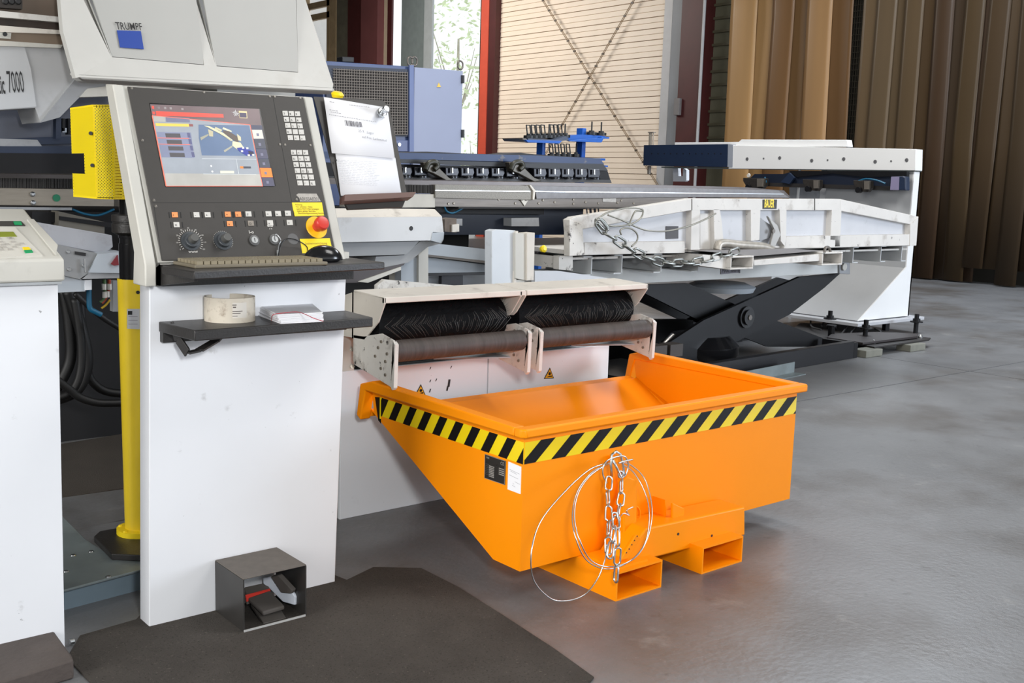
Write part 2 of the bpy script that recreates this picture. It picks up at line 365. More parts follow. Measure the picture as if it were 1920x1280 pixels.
# ------------------------------------------------------------------ PVC strip curtain with wire mesh behind
cur = thing('strip_curtain', 'brown translucent plastic strip curtain hanging from ceiling to floor at far right', 'strip curtain', (16.5, 8, 0))
XC = 16.5
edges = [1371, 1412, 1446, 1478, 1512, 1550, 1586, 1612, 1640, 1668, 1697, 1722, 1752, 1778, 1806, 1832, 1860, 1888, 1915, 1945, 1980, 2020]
cols = [(176, 138, 92), (166, 130, 86), (120, 88, 56), (112, 84, 54), (158, 122, 82), (104, 76, 48), (108, 88, 62), (98, 80, 58), (92, 76, 56), (90, 74, 54), (84, 68, 48), (70, 54, 36), (62, 46, 32), (58, 46, 34), (66, 52, 34), (58, 44, 32), (62, 48, 32), (66, 52, 36), (58, 46, 32), (54, 42, 30), (56, 44, 32)]  # strip colours carry the light patch at left and the shade towards the right
for i in range(len(edges)-1):
    if i == 6: a0, a1 = 1612, 1640
    y1, y0 = atx(edges[i], 100, XC).y, atx(edges[i+1], 100, XC).y
    if i == 6: continue
    w = y1-y0; off = (.03 if i % 2 else -.03); lean = random.uniform(-.1, .12); bw = random.uniform(.004, .03)
    mb = MB(); seg = 6; zs = [0.02 if i < 12 else random.choice([.02, .02, .25]), 2.2, 4.5, 7.3]; grid = []
    for zi, zz in enumerate(zs):
        row = []
        for q in range(seg+1):
            f = q/seg; row.append(Vector((XC+off+bw*math.sin(f*math.pi)*(1 if i % 2 else -1)+.03*math.sin(zz*1.3+i), y0-.05+(w+.1)*f+lean*(1-zz/7.3), zz)))
        grid.append(row)
    for a in range(3):
        for q in range(seg): mb.poly([grid[a][q], grid[a][q+1], grid[a+1][q+1], grid[a+1][q]])
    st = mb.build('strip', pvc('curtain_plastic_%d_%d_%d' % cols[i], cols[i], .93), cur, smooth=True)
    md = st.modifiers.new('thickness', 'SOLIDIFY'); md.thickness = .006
mesh = thing('wire_mesh_screen', 'dark wire mesh screen standing behind the gaps of the strip curtain', 'mesh screen', (16.8, 10, 0))
mb = MB(); y0, y1 = atx(1700, 100, 16.8).y, atx(1440, 100, 16.8).y
n = 60
for i in range(n+1): yy = y0+(y1-y0)*i/n; mb.box((16.8, yy-.006, 0), (16.812, yy+.006, 7))
for i in range(70): mb.box((16.79, y0, i*.1), (16.8, y1, i*.1+.01))
mb.build('wire_grid', mat('wire_dark', (52, 46, 34), .6), mesh, kind='stuff')
MB().bar((16.8, y0, 0), (16.8, y0, 7), .05).build('post', mat('wire_dark', (52, 46, 34)), mesh)

# ------------------------------------------------------------------ orange tipping skip
X0, X1, YF, YB = 2.175, 3.63, 2.53, 3.42
ZB, ZL, ZT = .10, .46, .555
sk = thing('tipping_skip', 'orange powder-coated tipping skip with black and yellow edge tape', 'skip', ((X0+X1)/2, 2.95, 0))
th = .006
prof = [(YF, ZT), (YF, ZB), (YF+.14, ZB), (YB, ZL), (YB+.02, ZT)]
def yz(X, pts): return [(X, y, z) for y, z in pts]
mb = MB()      # shell: front wall, floor, slope as a thin plate; then side walls
outer = prof[:4]; inner = [(YF+th, ZT), (YF+th, ZB+th), (YF+.138, ZB+th), (YB-.004, ZL+th)]
for a in range(3):
    mb.prism(yz(X0+th, [outer[a], outer[a+1], inner[a+1], inner[a]]), (X1-X0-2*th, 0, 0))
mb.build('shell', ORANGE, sk)
for X, nm in ((X0, 'side_wall'), (X1-th, 'side_wall')):
    MB().prism(yz(X, prof), (th, 0, 0)).build(nm, ORANGE, sk)
# rims: rolled folded edges round the top
rz0, rz1 = ZT-.002, ZT+.028; o_ = .035
MB().prism([(X0-.02, YF-o_, rz0), (X1+.02, YF-o_, rz0), (X1+o_, YF-.02, rz0), (X1+o_, YF+.012, rz0), (X0-o_, YF+.012, rz0), (X0-o_, YF-.02, rz0)], (0, 0, rz1-rz0)).build('front_rim', ORANGE, sk, bevel=.006)
for s, X in ((-1, X0), (1, X1)):
    xa, xb = (X-o_, X+.012) if s < 0 else (X-.012, X+o_)
    pr = [(YF+.012, rz0), (YF+.012, rz1), (YB-.03, rz1+.012), (YB+.05, rz1-.01), (YB+.075, ZL-.015), (YB+.045, ZL-.03), (YB+.03, ZL+.03), (YB+.012, rz0-.002)]
    MB().prism(yz(xa, pr), (xb-xa, 0, 0)).build('side_rim', ORANGE, sk, bevel=.006)
MB().prism(yz(X0+.01, [(YB-.01, ZL), (YB+.045, ZL+.012), (YB+.05, ZL-.02), (YB+.04, ZL-.02), (YB+.037, ZL+.0), (YB-.005, ZL-.012)]), (X1-X0-.02, 0, 0)).build('back_lip', ORANGE, sk, bevel=.004)
# diagonal folds of the interior
for X, s in ((X0+th, 1), (X1-th, -1)):
    MB().prism([(X, YF+th, ZB+.02), (X+s*.12, YF+th, ZB+.012), (X+s*.12, YF+.14, ZB+.012), (X, YB-.02, ZL-.01)], (0, .002, .004)).build('gusset_fold', ORANGE, sk)
# tape
def tape_side(P, u, v, L, h, n, slant, out, thk=.0015):
    P, u, v, out = map(Vector, (P, u, v, out)); st = L/n
    t = MB().prism([P, P+u*L, P+u*L+v*h, P+v*h], out*thk).build('warning_tape', TAPEY, sk)
    s = None
    for i in range(n+1):
        a = (i-.12)*st; pts = []
        lo0, lo1, hi0, hi1 = a, a+st*.48, a+slant, a+slant+st*.48
        cl = lambda q: min(max(q, 0), L)
        # clip the slanted stripe to the tape
        poly = [(lo0, 0), (lo1, 0), (hi1, h), (hi0, h)]
        def clip(pl, edge, keep):
            o = []
            for k in range(len(pl)):
                p, q = pl[k], pl[(k+1) % len(pl)]; ip, iq = keep(p), keep(q)
                if ip: o.append(p)
                if ip != iq:
                    f = (edge-p[0])/(q[0]-p[0]); o.append((edge, p[1]+(q[1]-p[1])*f))
            return o
        poly = clip(poly, 0, lambda p: p[0] >= 0); poly = clip(poly, L, lambda p: p[0] <= L) if poly else poly
        if len(poly) < 3: continue
        MB().prism([P+u*x+v*y+out*thk for x, y in poly], out*.0006).build('stripe', TAPEK, t)
tz0, tz1 = .460, .532
tape_side((X0+.002, YF, tz0), (1, 0, 0), (0, 0, 1), X1-X0-.004, tz1-tz0, 11, .085, (0, -1, 0))
tape_side((X0, YF, tz0), (0, 1, 0), (0, 0, 1), YB-YF-.045, tz1-tz0, 9, -.045, (-1, 0, 0))
MB().prism([(X0-.001, YB-.045, tz1), (X0-.001, YB-.005, tz1-.005), (X0-.001, YB-.03, tz0-.02), (X0-.001, YB-.05, tz0-.03)], (.0006, 0, 0)).build('stripe', TAPEK, sk)
MB().box((X0-.004, YB-.05, tz0-.01), (X0-.001, YB-.044, tz1)).build('tape_edge', TAPEY, sk)
# rating plate and white sticker on the side
pl = PX(X0-.002, [(909, 851), (948, 864), (946, 909), (908, 896)], .002).build('rating_plate', mat('plate_black', (38, 36, 34), .35), sk)
pts = [atx(x, y, X0-.0035) for x, y in [(909, 851), (948, 864), (946, 909), (908, 896)]]
def bil(p, u, v): return p[0]*(1-u)*(1-v)+p[1]*u*(1-v)+p[2]*u*v+p[3]*(1-u)*v
U = (pts[1]-pts[0]).normalized(); V = (pts[0]-pts[3]).normalized(); W0 = (pts[1]-pts[0]).length
mb = MB()
for v in (.40, .47, .54, .61, .68, .75, .82): mb.poly([bil(pts, .22, v), bil(pts, .48, v), bil(pts, .48, v+.045), bil(pts, .22, v+.045)])
for v in (.36, .44, .52, .60): mb.poly([bil(pts, .70, v), bil(pts, .95, v), bil(pts, .95, v+.045), bil(pts, .70, v+.045)])
mb.build('plate_fields', LABELS, pl)
e = .0015
for (a, b, c, d) in ((0, 0, 1, .02), (0, .98, 1, 1), (0, 0, .02, 1), (.98, 0, 1, 1)): pass
mb = MB()
for (a, b, c, d) in ((0, 0, 1, .02), (0, .98, 1, 1), (0, 0, .02, 1), (.98, 0, 1, 1)): mb.poly([bil(pts, a, b), bil(pts, c, b), bil(pts, c, d), bil(pts, a, d)])
mb.build('plate_border', LABELS, pl)
text('CE', bil(pts, .76, .22), U, V, .016, LABELS, pl)
text('MM', bil(pts, .08, .15), U, V, .010, LABELS, pl, bold=.02)
for i in range(9): text('- -- ---', bil(pts, .05 if i < 7 else .5, .40+.07*i if i < 7 else .3), U, V, .007, LABELS, pl)
stk = PX(X0-.002, [(953, 865), (977, 875), (975.5, 926), (951.5, 917)], .002).build('white_sticker', PAPER, sk); stk['label'] = 'scuffed white paper sticker'
p2 = [atx(x, y, X0-.0032) for x, y in [(953, 865), (977, 875), (975.5, 926), (951.5, 917)]]
mb = MB()
for v, a, b in ((.25, .1, .9), (.3, .2, .7), (.45, .1, .8), (.7, .4, .5), (.78, .35, .6), (.62, .55, .95)): mb.poly([bil(p2, a, v), bil(p2, b, v+.03), bil(p2, b, v+.04), bil(p2, a, v+.012)])
mb.build('sticker_marks', INKG, stk)
# fork pockets
def pocket(xa, xb, name='fork_pocket'):
    mb = MB(); t = .006; z0, z1 = 0.0, .098; y0, y1 = 2.34, 3.0
    mb.box((xa, y0, z0), (xb, y1, z0+t)); mb.box((xa, y0, z1-t), (xb, y1, z1)); mb.box((xa, y0, z0+t), (xa+t, y1, z1-t)); mb.box((xb-t, y0, z0+t), (xb, y1, z1-t))
    return mb.build(name, ORANGE, sk)
pocket(2.432, 2.652); pocket(2.862, 3.088)
# locking beam above the pockets
q = [aty(x, y, 2.40) for x, y in [(1190, 1018), (1212, 990), (1397, 950), (1397, 1003), (1240, 1042), (1166, 1062)]]
MB().prism(q, (0, .125, 0)).build('cross_beam', ORANGE, sk, bevel=.006)
MB().box((2.45, 2.36, .098), (2.6, 2.52, .106)).build('base_plate', ORANGE, sk)
q = [aty(x, y, 2.41) for x, y in [(1248, 937), (1283, 953), (1280, 983), (1246, 985)]]
MB().prism([aty(x, y, 2.47) for x, y in [(1247, 937), (1249, 937), (1249, 990), (1247, 990)]], (.0, .06, 0)).build('latch_bracket', ORANGE, sk)
a = aty(1249, 938, 2.5); MB().prism([a, a+Vector((.006, 0, 0)), a+Vector((.0, 0, -.08)), a+Vector((-.002, 0, -.08))], (0, .03, 0)).build('bracket_web', ORANGE, sk)
MB().prism([aty(x, y, 2.44) for x, y in [(1262, 943), (1284, 953), (1282, 982), (1261, 978)]], (0, .012, 0)).build('latch_plate', ORANGE, sk, bevel=.003)
# upright latch lever and slotted link behind the chain
MB().prism([aty(x, y, 2.47) for x, y in [(1178, 893), (1196, 900), (1194, 990), (1180, 1018), (1170, 1008), (1170, 900)]], (0, .035, 0)).build('latch_lever', ORANGE, sk, bevel=.005)
MB().prism([aty(x, y, 2.385) for x, y in [(1193, 1002), (1201, 1009), (1178, 1047), (1163, 1051)]], (0, .01, 0)).build('slotted_link', ORANGE, sk, bevel=.002)
for (x, y) in ((1272, 1001), (1335, 1004)):
    c = aty(x, y, 2.3985); MB().cyl(c, c+Vector((0, .004, 0)), .005, 12).build('bolt_hole', INK, sk)
for (x, y) in ((1195, 1005), (1190, 1013), (1185, 1021), (1180, 1029), (1175, 1036)):
    c = aty(x, y, 2.384); MB().cyl(c, c+Vector((0, .003, 0)), .0025, 8).build('link_hole', INK, sk)
mb = MB(); c = aty(1189, 967, 2.50); pts = [c+Vector((.0+math.cos(a)*.03, 0, math.sin(a)*.035)) for a in [math.pi*(-.5+i/10) for i in range(11)]]
mb.tube(pts, .003, 6).build('wire_hook', ORANGE, sk, smooth=True)
# eye for the chain
c = aty(1155, 862, 2.50); MB().box(c-Vector((.012, .0, .012)), c+Vector((.012, .035, .012))).build('chain_eye', ORANGE, sk, bevel=.003)
# chain with snap hook, and the steel cable
CY = 2.485
def hangY(py, dy=0): return 2.495-.165*min(max((py-865)/150.0, 0), 1)+dy
def link_pts(c, d, side, L, w, n=18):
    d = Vector(d).normalized(); side = Vector(side); side = (side-d*side.dot(d)).normalized(); out = []
    for i in range(n):
        a = 2*math.pi*i/n; x = math.cos(a)*w; y = math.sin(a)*w+(L/2-w)*(1 if math.sin(a) >= 0 else -1)
        out.append(Vector(c)+side*x+d*y)
    return out
def chain(px_pts, Yc, parent, L, w, r, m=None, name='chain_link', face=(1, 0, 0), start=0):
    P = [aty(x, y, Yc(y) if callable(Yc) else Yc) for x, y in px_pts]; seg = [(P[i+1]-P[i]).length for i in range(len(P)-1)]; tot = sum(seg); step = L-2*r*1.15; n = max(2, int(tot/step))
    for i in range(n):
        s = (i+.5)*tot/n; j = 0
        while j < len(seg)-1 and s > seg[j]: s -= seg[j]; j += 1
        c = P[j]+(P[j+1]-P[j])*(s/seg[j]); d = (P[j+1]-P[j]).normalized()
        sd = Vector(face) if (i+start) % 2 == 0 else d.cross(Vector(face))
        sd = (sd+d.cross(sd)*.25)
        MB().tube(link_pts(c, d, sd, L, w), r, 6, closed=True).build(name, m or STEEL, parent, smooth=True)
ch = thing('steel_chain', 'bright zinc chain with snap hook hanging in loops on the orange skip front', 'chain', aty(1152, 1085, CY))
chain([(1143, 893), (1139, 925), (1141, 960), (1140, 1000), (1141, 1040)], lambda y: hangY(y, -.012), ch, .056, .0115, .0034)
chain([(1165, 900), (1164, 935), (1158, 965), (1150, 1000), (1143, 1045)], lambda y: hangY(y, -.022), ch, .056, .0115, .0034, start=1)
chain([(1152, 960), (1158, 1000), (1158, 1040), (1154, 1092)], lambda y: hangY(y, -.03), ch, .056, .0115, .0034)
hp = [aty(x, y, CY-.025) for x, y in [(1147, 893), (1145, 872), (1147, 852), (1155, 846), (1163, 851), (1168, 872), (1170, 888), (1163, 893), (1157, 878), (1149, 862)]]
MB().tube(hp, .0048, 8).build('snap_hook', STEEL, ch, smooth=True)
c = aty(1163, 889, CY-.025); MB().tube(link_pts(c, (0, 0, 1), (1, 0, .3), .022, .009), .0035, 8, closed=True).build('hook_eye', STEEL, ch, smooth=True)
cb = thing('steel_cable', 'thin plastic-sheathed steel cable coiled in loose loops on the orange skip front', 'cable', aty(1052, 1126, CY))
def curvepts(ctrl, n=8):
    P = [Vector(p) for p in ctrl]; out = []
    for i in range(len(P)-1):
        p0 = P[max(i-1, 0)]; p1 = P[i]; p2 = P[i+1]; p3 = P[min(i+2, len(P)-1)]
        for k in range(n):
            t = k/n; out.append(.5*((2*p1)+(p2-p0)*t+(2*p0-5*p1+4*p2-p3)*t*t+(3*p1-p0-3*p2+p3)*t**3))
    out.append(P[-1]); return out
A_ = [(1138, 868), (1105, 880), (1060, 920), (1015, 975), (997, 1030), (1000, 1085), (1030, 1120), (1060, 1126), (1095, 1115), (1120, 1085), (1134, 1050), (1138, 1020)]
MB().tube(curvepts([aty(x, y, hangY(y, -.012)) for x, y in A_]), .0022, 6).build('outer_loop', STEEL, cb, smooth=True)
B_ = [(1140, 870), (1110, 885), (1083, 920), (1073, 965), (1080, 1010), (1100, 1050), (1135, 1066), (1170, 1058), (1200, 1035), (1218, 995), (1222, 950), (1210, 900), (1185, 873), (1165, 866)]
MB().tube(curvepts([aty(x, y, hangY(y, -.006)) for x, y in B_]), .0022, 6).build('inner_loop', STEEL, cb, smooth=True)
C_ = [(1166, 870), (1190, 888), (1212, 930), (1217, 975), (1208, 1020), (1180, 1052), (1140, 1062), (1108, 1050), (1088, 1015), (1077, 970), (1084, 925), (1108, 890), (1145, 866)]
MB().tube(curvepts([aty(x, y, hangY(y, -.016)) for x, y in C_]), .0022, 6).build('inner_loop', STEEL, cb, smooth=True)
MB().tube(curvepts([aty(x, y, CY-.03) for x, y in [(1138, 905), (1130, 888), (1134, 868), (1150, 858), (1170, 855), (1178, 870), (1174, 888), (1166, 896)]]), .0028, 6).build('wire_ring', STEEL, cb, smooth=True)
MB().tube(curvepts([aty(x, y, CY-.03) for x, y in [(1160, 868), (1172, 864), (1186, 861)]]), .003, 6).build('wire_end', STEEL, cb, smooth=True)
MB().tube(curvepts([aty(x, y, CY-.03) for x, y in [(1163, 968), (1170, 962), (1180, 966), (1175, 957), (1187, 950)]]), .0022, 6).build('wire_tie', STEEL, cb, smooth=True)

# ------------------------------------------------------------------ operator console
con = thing('operator_console', 'white free-standing control console with sloping dark panel, screen and yellow warning labels', 'control console', (1.45, 3.1, 0))
YP = 3.01
PY(YP, [(280, 537), (649, 519), (628, 1095), (280, 1180)], .075).build('pillar', WHITE, con, bevel=.003)
# sloping panel plane
PA = Vector((1.15, 2.935, 1.10)); PT = Vector((1.15, 3.147, 1.60)); vup = (PT-PA).normalized(); ux = Vector((1, 0, 0)); pn = ux.cross(vup).normalized()
if pn.y > 0: pn = -pn
def pp(x, y, off=0.0):
    d = ray(x, y); p0 = PA+pn*off; t = (p0-EYEP).dot(pn)/d.dot(pn); return EYEP+d*t
def PPr(pts, thk, off=0.0): return MB().prism([pp(x, y, off) for x, y in pts], pn*thk)
head = MB()
lft = [pp(237, 160), pp(303, 497)]
# side cheeks and cream frame
def cheek(tx, ty, bx, by, w, name):
    a, b = pp(tx, ty), pp(bx, by); c = b.copy(); c.z = 1.035; c.y = YP-.075
    prof = [a, b, c, Vector((c.x, YP+.02, c.z)), Vector((b.x, b.y+.085, b.z+.03)), Vector((a.x, a.y+.062, a.z+.004))]
    xa = (a.x+b.x)/2
    return MB().prism([Vector((xa if False else p.x, p.y, p.z)) for p in prof], (w, 0, 0)).build(name, CREAM, con, bevel=.004)
cheek(211, 158, 272, 497, .032, 'side_cheek')
cheek(569, 181, 631, 485, .034, 'side_cheek')
MB().prism([pp(230, 161, -.004), pp(574, 182, -.004), pp(636, 486, -.004), pp(296, 492, -.004)], -pn*.05).build('housing', CREAM, con)
MB().box((1.16, 2.95, 1.035), (1.775, 3.07, 1.12)).build('housing_foot', CREAM, con)
face = PPr([(238, 163), (568, 183), (630, 483), (303, 489)], .004).build('control_panel', DARKP, con, bevel=.0015)
def cr2(x, y): return (240+x/3.369, 160+y/3.369)
# grooves between the panel plates
groove = mat('panel_groove', (30, 29, 28), .6)
mb = MB()
def strip(p, q, w=.0015, off=.0042):
    a, b = pp(*p, off), pp(*q, off); d = (b-a).normalized(); s = d.cross(pn)*w/2; mb.poly([a-s, b-s, b+s, a+s])
strip(cr2(150, 741), cr2(1225, 737)); strip(cr2(915, 70), cr2(1035, 740))
strip(cr2(165, 765), cr2(215, 1100)); mb.build('panel_joint', groove, face)
for (x, y) in ((22, 18), (478, 44), (894, 70), (925, 71), (1087, 80), (90, 347), (163, 725), (175, 763), (959, 373), (991, 375), (1151, 378), (1064, 720)):
    MB()._lathe(pp(*cr2(x, y), .004), pn, [(.0042, 0), (.0042, .0012), (.003, .002)], 12).build('screw', mat('dark_screw', (120, 116, 110), .35, .6), face, smooth='sharp')
# display
def s6(x, y): return (280+x/7.109, 180+y/7.109)
scr = PPr([(280, 193), (487, 204.5), (517, 348.5), (310.5, 348.5)], .001, .0042).build('display', mat('display_bezel', (10, 10, 12), .2), face)
def sq(pts, m, name='display_field', off=.0055): return MB().poly([pp(*s6(x, y), off) for x, y in pts]).build(name, m, scr)
E1 = screen_mat
sq([(10, 108), (1462, 172), (1500, 420), (35, 260)], E1('scr_brown', (112, 96, 98)))
sq([(35, 260), (1340, 385), (1512, 1200), (222, 1200)], E1('scr_grey', (150, 156, 164)), off=.0056)
sq([(206, 1030), (1475, 1040), (1512, 1200), (222, 1200)], E1('scr_light', (172, 170, 164)), off=.0058)
sq([(1340, 385), (1500, 390), (1565, 760), (1665, 1200), (1512, 1200)], E1('scr_navy', (66, 70, 92)), off=.0057)
sq([(85, 200), (985, 240), (992, 288), (95, 262)], E1('scr_red', (232, 84, 72)), off=.006)
sq([(30, 130), (62, 133), (66, 172), (36, 168)], E1('scr_red', (232, 84, 72)), off=.006)
sq([(38, 205), (72, 208), (78, 245), (45, 242)], E1('scr_red', (232, 84, 72)), off=.006)
sq([(50, 268), (205, 275), (215, 345), (62, 338)], E1('scr_light', (172, 170, 164)), off=.006)
sq([(218, 278), (535, 290), (542, 352), (228, 345)], E1('scr_slate', (118, 118, 140)), off=.006)
sq([(80, 360), (525, 372), (532, 408), (88, 398)], E1('scr_amber', (240, 198, 90)), off=.006)
sq([(528, 372), (580, 374), (585, 405), (534, 405)], E1('scr_maroon', (140, 84, 84)), off=.006)
sq([(32, 262), (46, 264), (232, 1200), (218, 1200)], E1('scr_redline', (236, 120, 100)), off=.0061)
sq([(36, 262), (34, 255), (1345, 380), (1345, 388)], E1('scr_redline', (236, 120, 100)), off=.0061)
sq([(222, 1196), (1512, 1196), (1513, 1204), (222, 1204)], E1('scr_redline', (236, 120, 100)), off=.0061)
sq([(1338, 382), (1348, 383), (1515, 1200), (1506, 1200)], E1('scr_redline', (236, 120, 100)), off=.0061)
sq([(655, 380), (1330, 392), (1415, 800), (700, 790), (660, 560)], E1('scr_blue', (96, 116, 146)), off=.0059)
sq([(100, 478), (555, 486), (600, 825), (165, 815)], E1('scr_lilac', (128, 134, 158)), off=.0059)
for k in range(4):
    dx, dy = k*19, k*86
    sq([(210+dx, 497+dy), (410+dx, 500+dy), (420+dx, 555+dy), (222+dx, 552+dy)], E1('scr_dark', (84, 82, 86)), off=.0062)
    sq([(500+dx, 488+dy), (538+dx, 489+dy), (552+dx, 555+dy), (514+dx, 552+dy)], E1('scr_navy2', (92, 94, 128)), off=.0062)
for k in (0, 1):
    sq([(110+k*14, 553+k*83), (528+k*14, 560+k*83), (530+k*14, 570+k*83), (112+k*14, 560+k*83)], E1('scr_redline', (236, 120, 100)), off=.0063)
for a, b in ((700, 832), (720, 1035)): sq([(a, b), (1425, b+8), (1427, b+13), (a+2, b+5)], E1('scr_pale', (206, 212, 214)), off=.0062)
sq([(1155, 840), (1160, 840), (1195, 1035), (1188, 1035)], E1('scr_pale', (206, 212, 214)), off=.0062)
sq([(943, 995), (1128, 998), (1132, 1030), (948, 1030)], E1('scr_cream', (228, 224, 196)), off=.0063)
sq([(1208, 935), (1250, 936), (1255, 964), (1213, 963)], E1('scr_orange', (244, 132, 50)), off=.0063)
sq([(1252, 936), (1352, 938), (1357, 963), (1257, 963)], E1('scr_ink', (66, 70, 84)), off=.0063)
for x, y in ((825, 932), (840, 1005)): MB()._lathe(pp(*s6(x, y), .006), pn, [(.0032, 0), (.0028, .0003)], 12).build('display_icon', E1('scr_white', (222, 224, 224)), scr)
for i, (x, y) in enumerate(((125, 155), (210, 160), (285, 165), (440, 173))): sq([(x-16, y-16), (x+14, y-14), (x+18, y+14), (x-12, y+13)], E1('scr_icon', (150, 142, 142)) if i else E1('scr_slate2', (128, 118, 120)), 'display_icon', off=.006)
mb = MB()      # star burst
for i in range(9):
    a = i*.7; c = pp(*s6(1150, 230), .0062); d1 = ux*math.cos(a)+vup*math.sin(a); d2 = ux*math.cos(a+.25)+vup*math.sin(a+.25); mb.poly([c, c+d1*.0135*(1-.3*(i % 2)), c+d2*.007])
mb.build('display_icon', E1('scr_white', (222, 224, 224)), scr)
sq([(1190, 197), (1300, 203), (1308, 298), (1203, 292)], E1('scr_gold', (214, 196, 150)), off=.006)
sq([(1198, 222), (1292, 226), (1298, 288), (1208, 284)], E1('scr_ink2', (74, 68, 92)), off=.0063)
# right column buttons of the display
for (y, h, m_, x0, w_) in ((450, 118, E1('scr_light2', (214, 208, 196)), 1366, 135), (575, 125, E1('scr_ink', (66, 70, 84)), 1393, 140), (712, 120, E1('scr_ink3', (76, 76, 98)), 1422, 140), (838, 115, E1('scr_ink', (66, 70, 84)), 1448, 142), (957, 125, E1('scr_orange', (244, 132, 50)), 1472, 150), (1085, 115, E1('scr_ink3', (76, 76, 98)), 1498, 150)):
    sq([(x0, y), (x0+w_, y+2), (x0+w_+25, y+h), (x0+25, y+h)], m_, off=.0064)
    sq([(x0+60, y+h*.4), (x0+92, y+h*.4), (x0+98, y+h*.7), (x0+66, y+h*.7)], E1('scr_slate', (118, 118, 140)), 'display_icon', off=.0067)
# machine picture on the display
def pic(pts, rgb, off=.0064): sq(pts, E1('pic_%d_%d_%d' % rgb, rgb), 'display_picture', off)
pic([(725, 392), (800, 400), (985, 490), (1115, 590), (1090, 600), (940, 500)], (214, 208, 172))
pic([(760, 405), (1100, 590), (1085, 585), (770, 415)], (120, 112, 92), .0066)
pic([(780, 440), (850, 470), (850, 540), (800, 535)], (186, 178, 148))
pic([(678, 550), (785, 505), (795, 520), (690, 590)], (160, 158, 140))
pic([(880, 410), (970, 450), (960, 470), (870, 435)], (200, 194, 160), .0067)
pic([(985, 415), (1100, 465), (1095, 480), (975, 440)], (226, 220, 184), .0067)
pic([(980, 455), (1060, 470), (1190, 550), (1190, 650), (1140, 600), (990, 490)], (92, 82, 76), .0066)
pic([(1165, 500), (1220, 545), (1225, 600), (1185, 590)], (206, 198, 164), .0068)
pic([(1110, 600), (1215, 620), (1260, 690), (1170, 710), (1105, 660)], (220, 214, 178), .0067)
pic([(990, 725), (1100, 660), (1110, 678), (1005, 750)], (168, 166, 150))
pic([(1160, 690), (1260, 680), (1390, 740), (1400, 790), (1310, 800), (1200, 735)], (44, 56, 150), .0068)
pic([(1315, 730), (1385, 740), (1395, 785), (1330, 780)], (36, 36, 66), .0069)
for x, y in ((1235, 735), (1305, 695), (1325, 790), (1385, 785), (1250, 690)): pic([(x-16, y-12), (x+14, y-12), (x+17, y+12), (x-13, y+12)], (222, 220, 206), .007)
# keypads
def key(x, y, w, h, m_, name='key', glyph=None, off=.004, gm=None):
    c = [pp(x-w/2, y-h/2*.9, off), pp(x+w/2, y-h/2*.9, off), pp(x+w/2+1.2, y+h/2, off), pp(x-w/2+1.2, y+h/2, off)]
    k = MB().prism(c, pn*.0022).build(name, m_, face)
    if glyph: text(glyph, pp(x-w*.2, y+h*.27, off+.0026), ux, vup, (c[0]-c[3]).length*.62, gm or INK, k, 'key_mark', bold=.01)
    return k
def grid4(tl, tr, bl, br, rows, cols, glyphs):
    for r in range(rows):
        for c in range(cols):
            u, v = c/(cols-1), r/(rows-1)
            x = (tl[0]*(1-u)+tr[0]*u)*(1-v)+(bl[0]*(1-u)+br[0]*u)*v; y = (tl[1]*(1-u)+tr[1]*u)*(1-v)+(bl[1]*(1-u)+br[1]*u)*v
            key(x, y, 9.3, 9.3, KEYW, 'key', glyphs[r*cols+c])
grid4((533.9, 212.5), (556.7, 213.4), (543.6, 258), (566.5, 258.8), 5, 3, '7894561230.-' + '-=o')
grid4((549.6, 285.6), (571.9, 285.9), (561.5, 343), (585.2, 343.4), 6, 3, 'D=VD=VK+KLOJIVI?/%')
slot = mat('button_slot', (28, 27, 26), .6)
for x, y, m_, g in ((293, 817, KEYO, 'I'), (628, 814, KEYO, '+'), (693, 814, KEYO, 'o'), (641, 873, KEYO, 'o'), (430, 817, KEYW, '-'), (500, 817, KEYW, '+'), (758, 812, KEYW, '//'), (885, 811, KEYW, '='), (945, 810, KEYW, 'x'), (1007, 808, KEYW, '='), (304, 880, KEYW, 'X'), (773, 871, mat('key_dim', (140, 132, 122)), 'O'), (895, 868, KEYW, 'x'), (1019, 866, KEYW, '=')):
    a, b = cr2(x, y); key(a, b, 10.5, 10, m_, 'push_button', g)
    for s in (-11, 10.5):
        MB().prism([pp(a+s, b-5, .004), pp(a+s+1.5, b-5, .004), pp(a+s+3, b+6, .004), pp(a+s+1.5, b+6, .004)], pn*.0008).build('button_slot', slot, face)
# override dials with printed scales
for (x, y, n_) in ((395, 985, 17), (600, 982, 0)):
    c = pp(*cr2(x, y), .004)
    dl = MB()._lathe(c, pn, [(.0285, 0), (.0285, .003), (.022, .004), (.0215, .016), (.019, .018)], 28).build('dial', KNOB, face, smooth='sharp')
    c2 = c+pn*.018; MB()._lathe(c2, pn, [(.014, 0), (.0125, .016), (.011, .018)], 20).build('dial_cap', mat('knob_top', (84, 84, 82), .45), dl, smooth='sharp')
    mb = MB(); N_ = 24
    for i in range(N_):
        a = math.pi*(-.22+1.44*i/(N_-1)); d = ux*math.cos(a)+vup*math.sin(a); s = d.cross(pn)*.0008; r0, r1 = (.031, .037) if n_ else (.0295, .0308)
        mb.poly([q_+pn*.0009 for q_ in (c+d*r0-s, c+d*r1-s, c+d*r1+s, c+d*r0+s)])
    mb.build('dial_scale', KEYW, dl)
text('www', pp(*cr2(383, 1058), .0045), ux, vup, .013, KEYW, face, 'dial_mark')
for i, t_ in enumerate(('0', '10', '20', '40', '60', '80', '100', '110', '120')):
    a = math.pi*(1.2-1.4*i/8); c = pp(*cr2(395, 985), .0045)+ux*(math.cos(a)*.041-.003)+vup*(math.sin(a)*.041-.002); text(t_, c, ux, vup, .006, KEYW, face, 'dial_number')
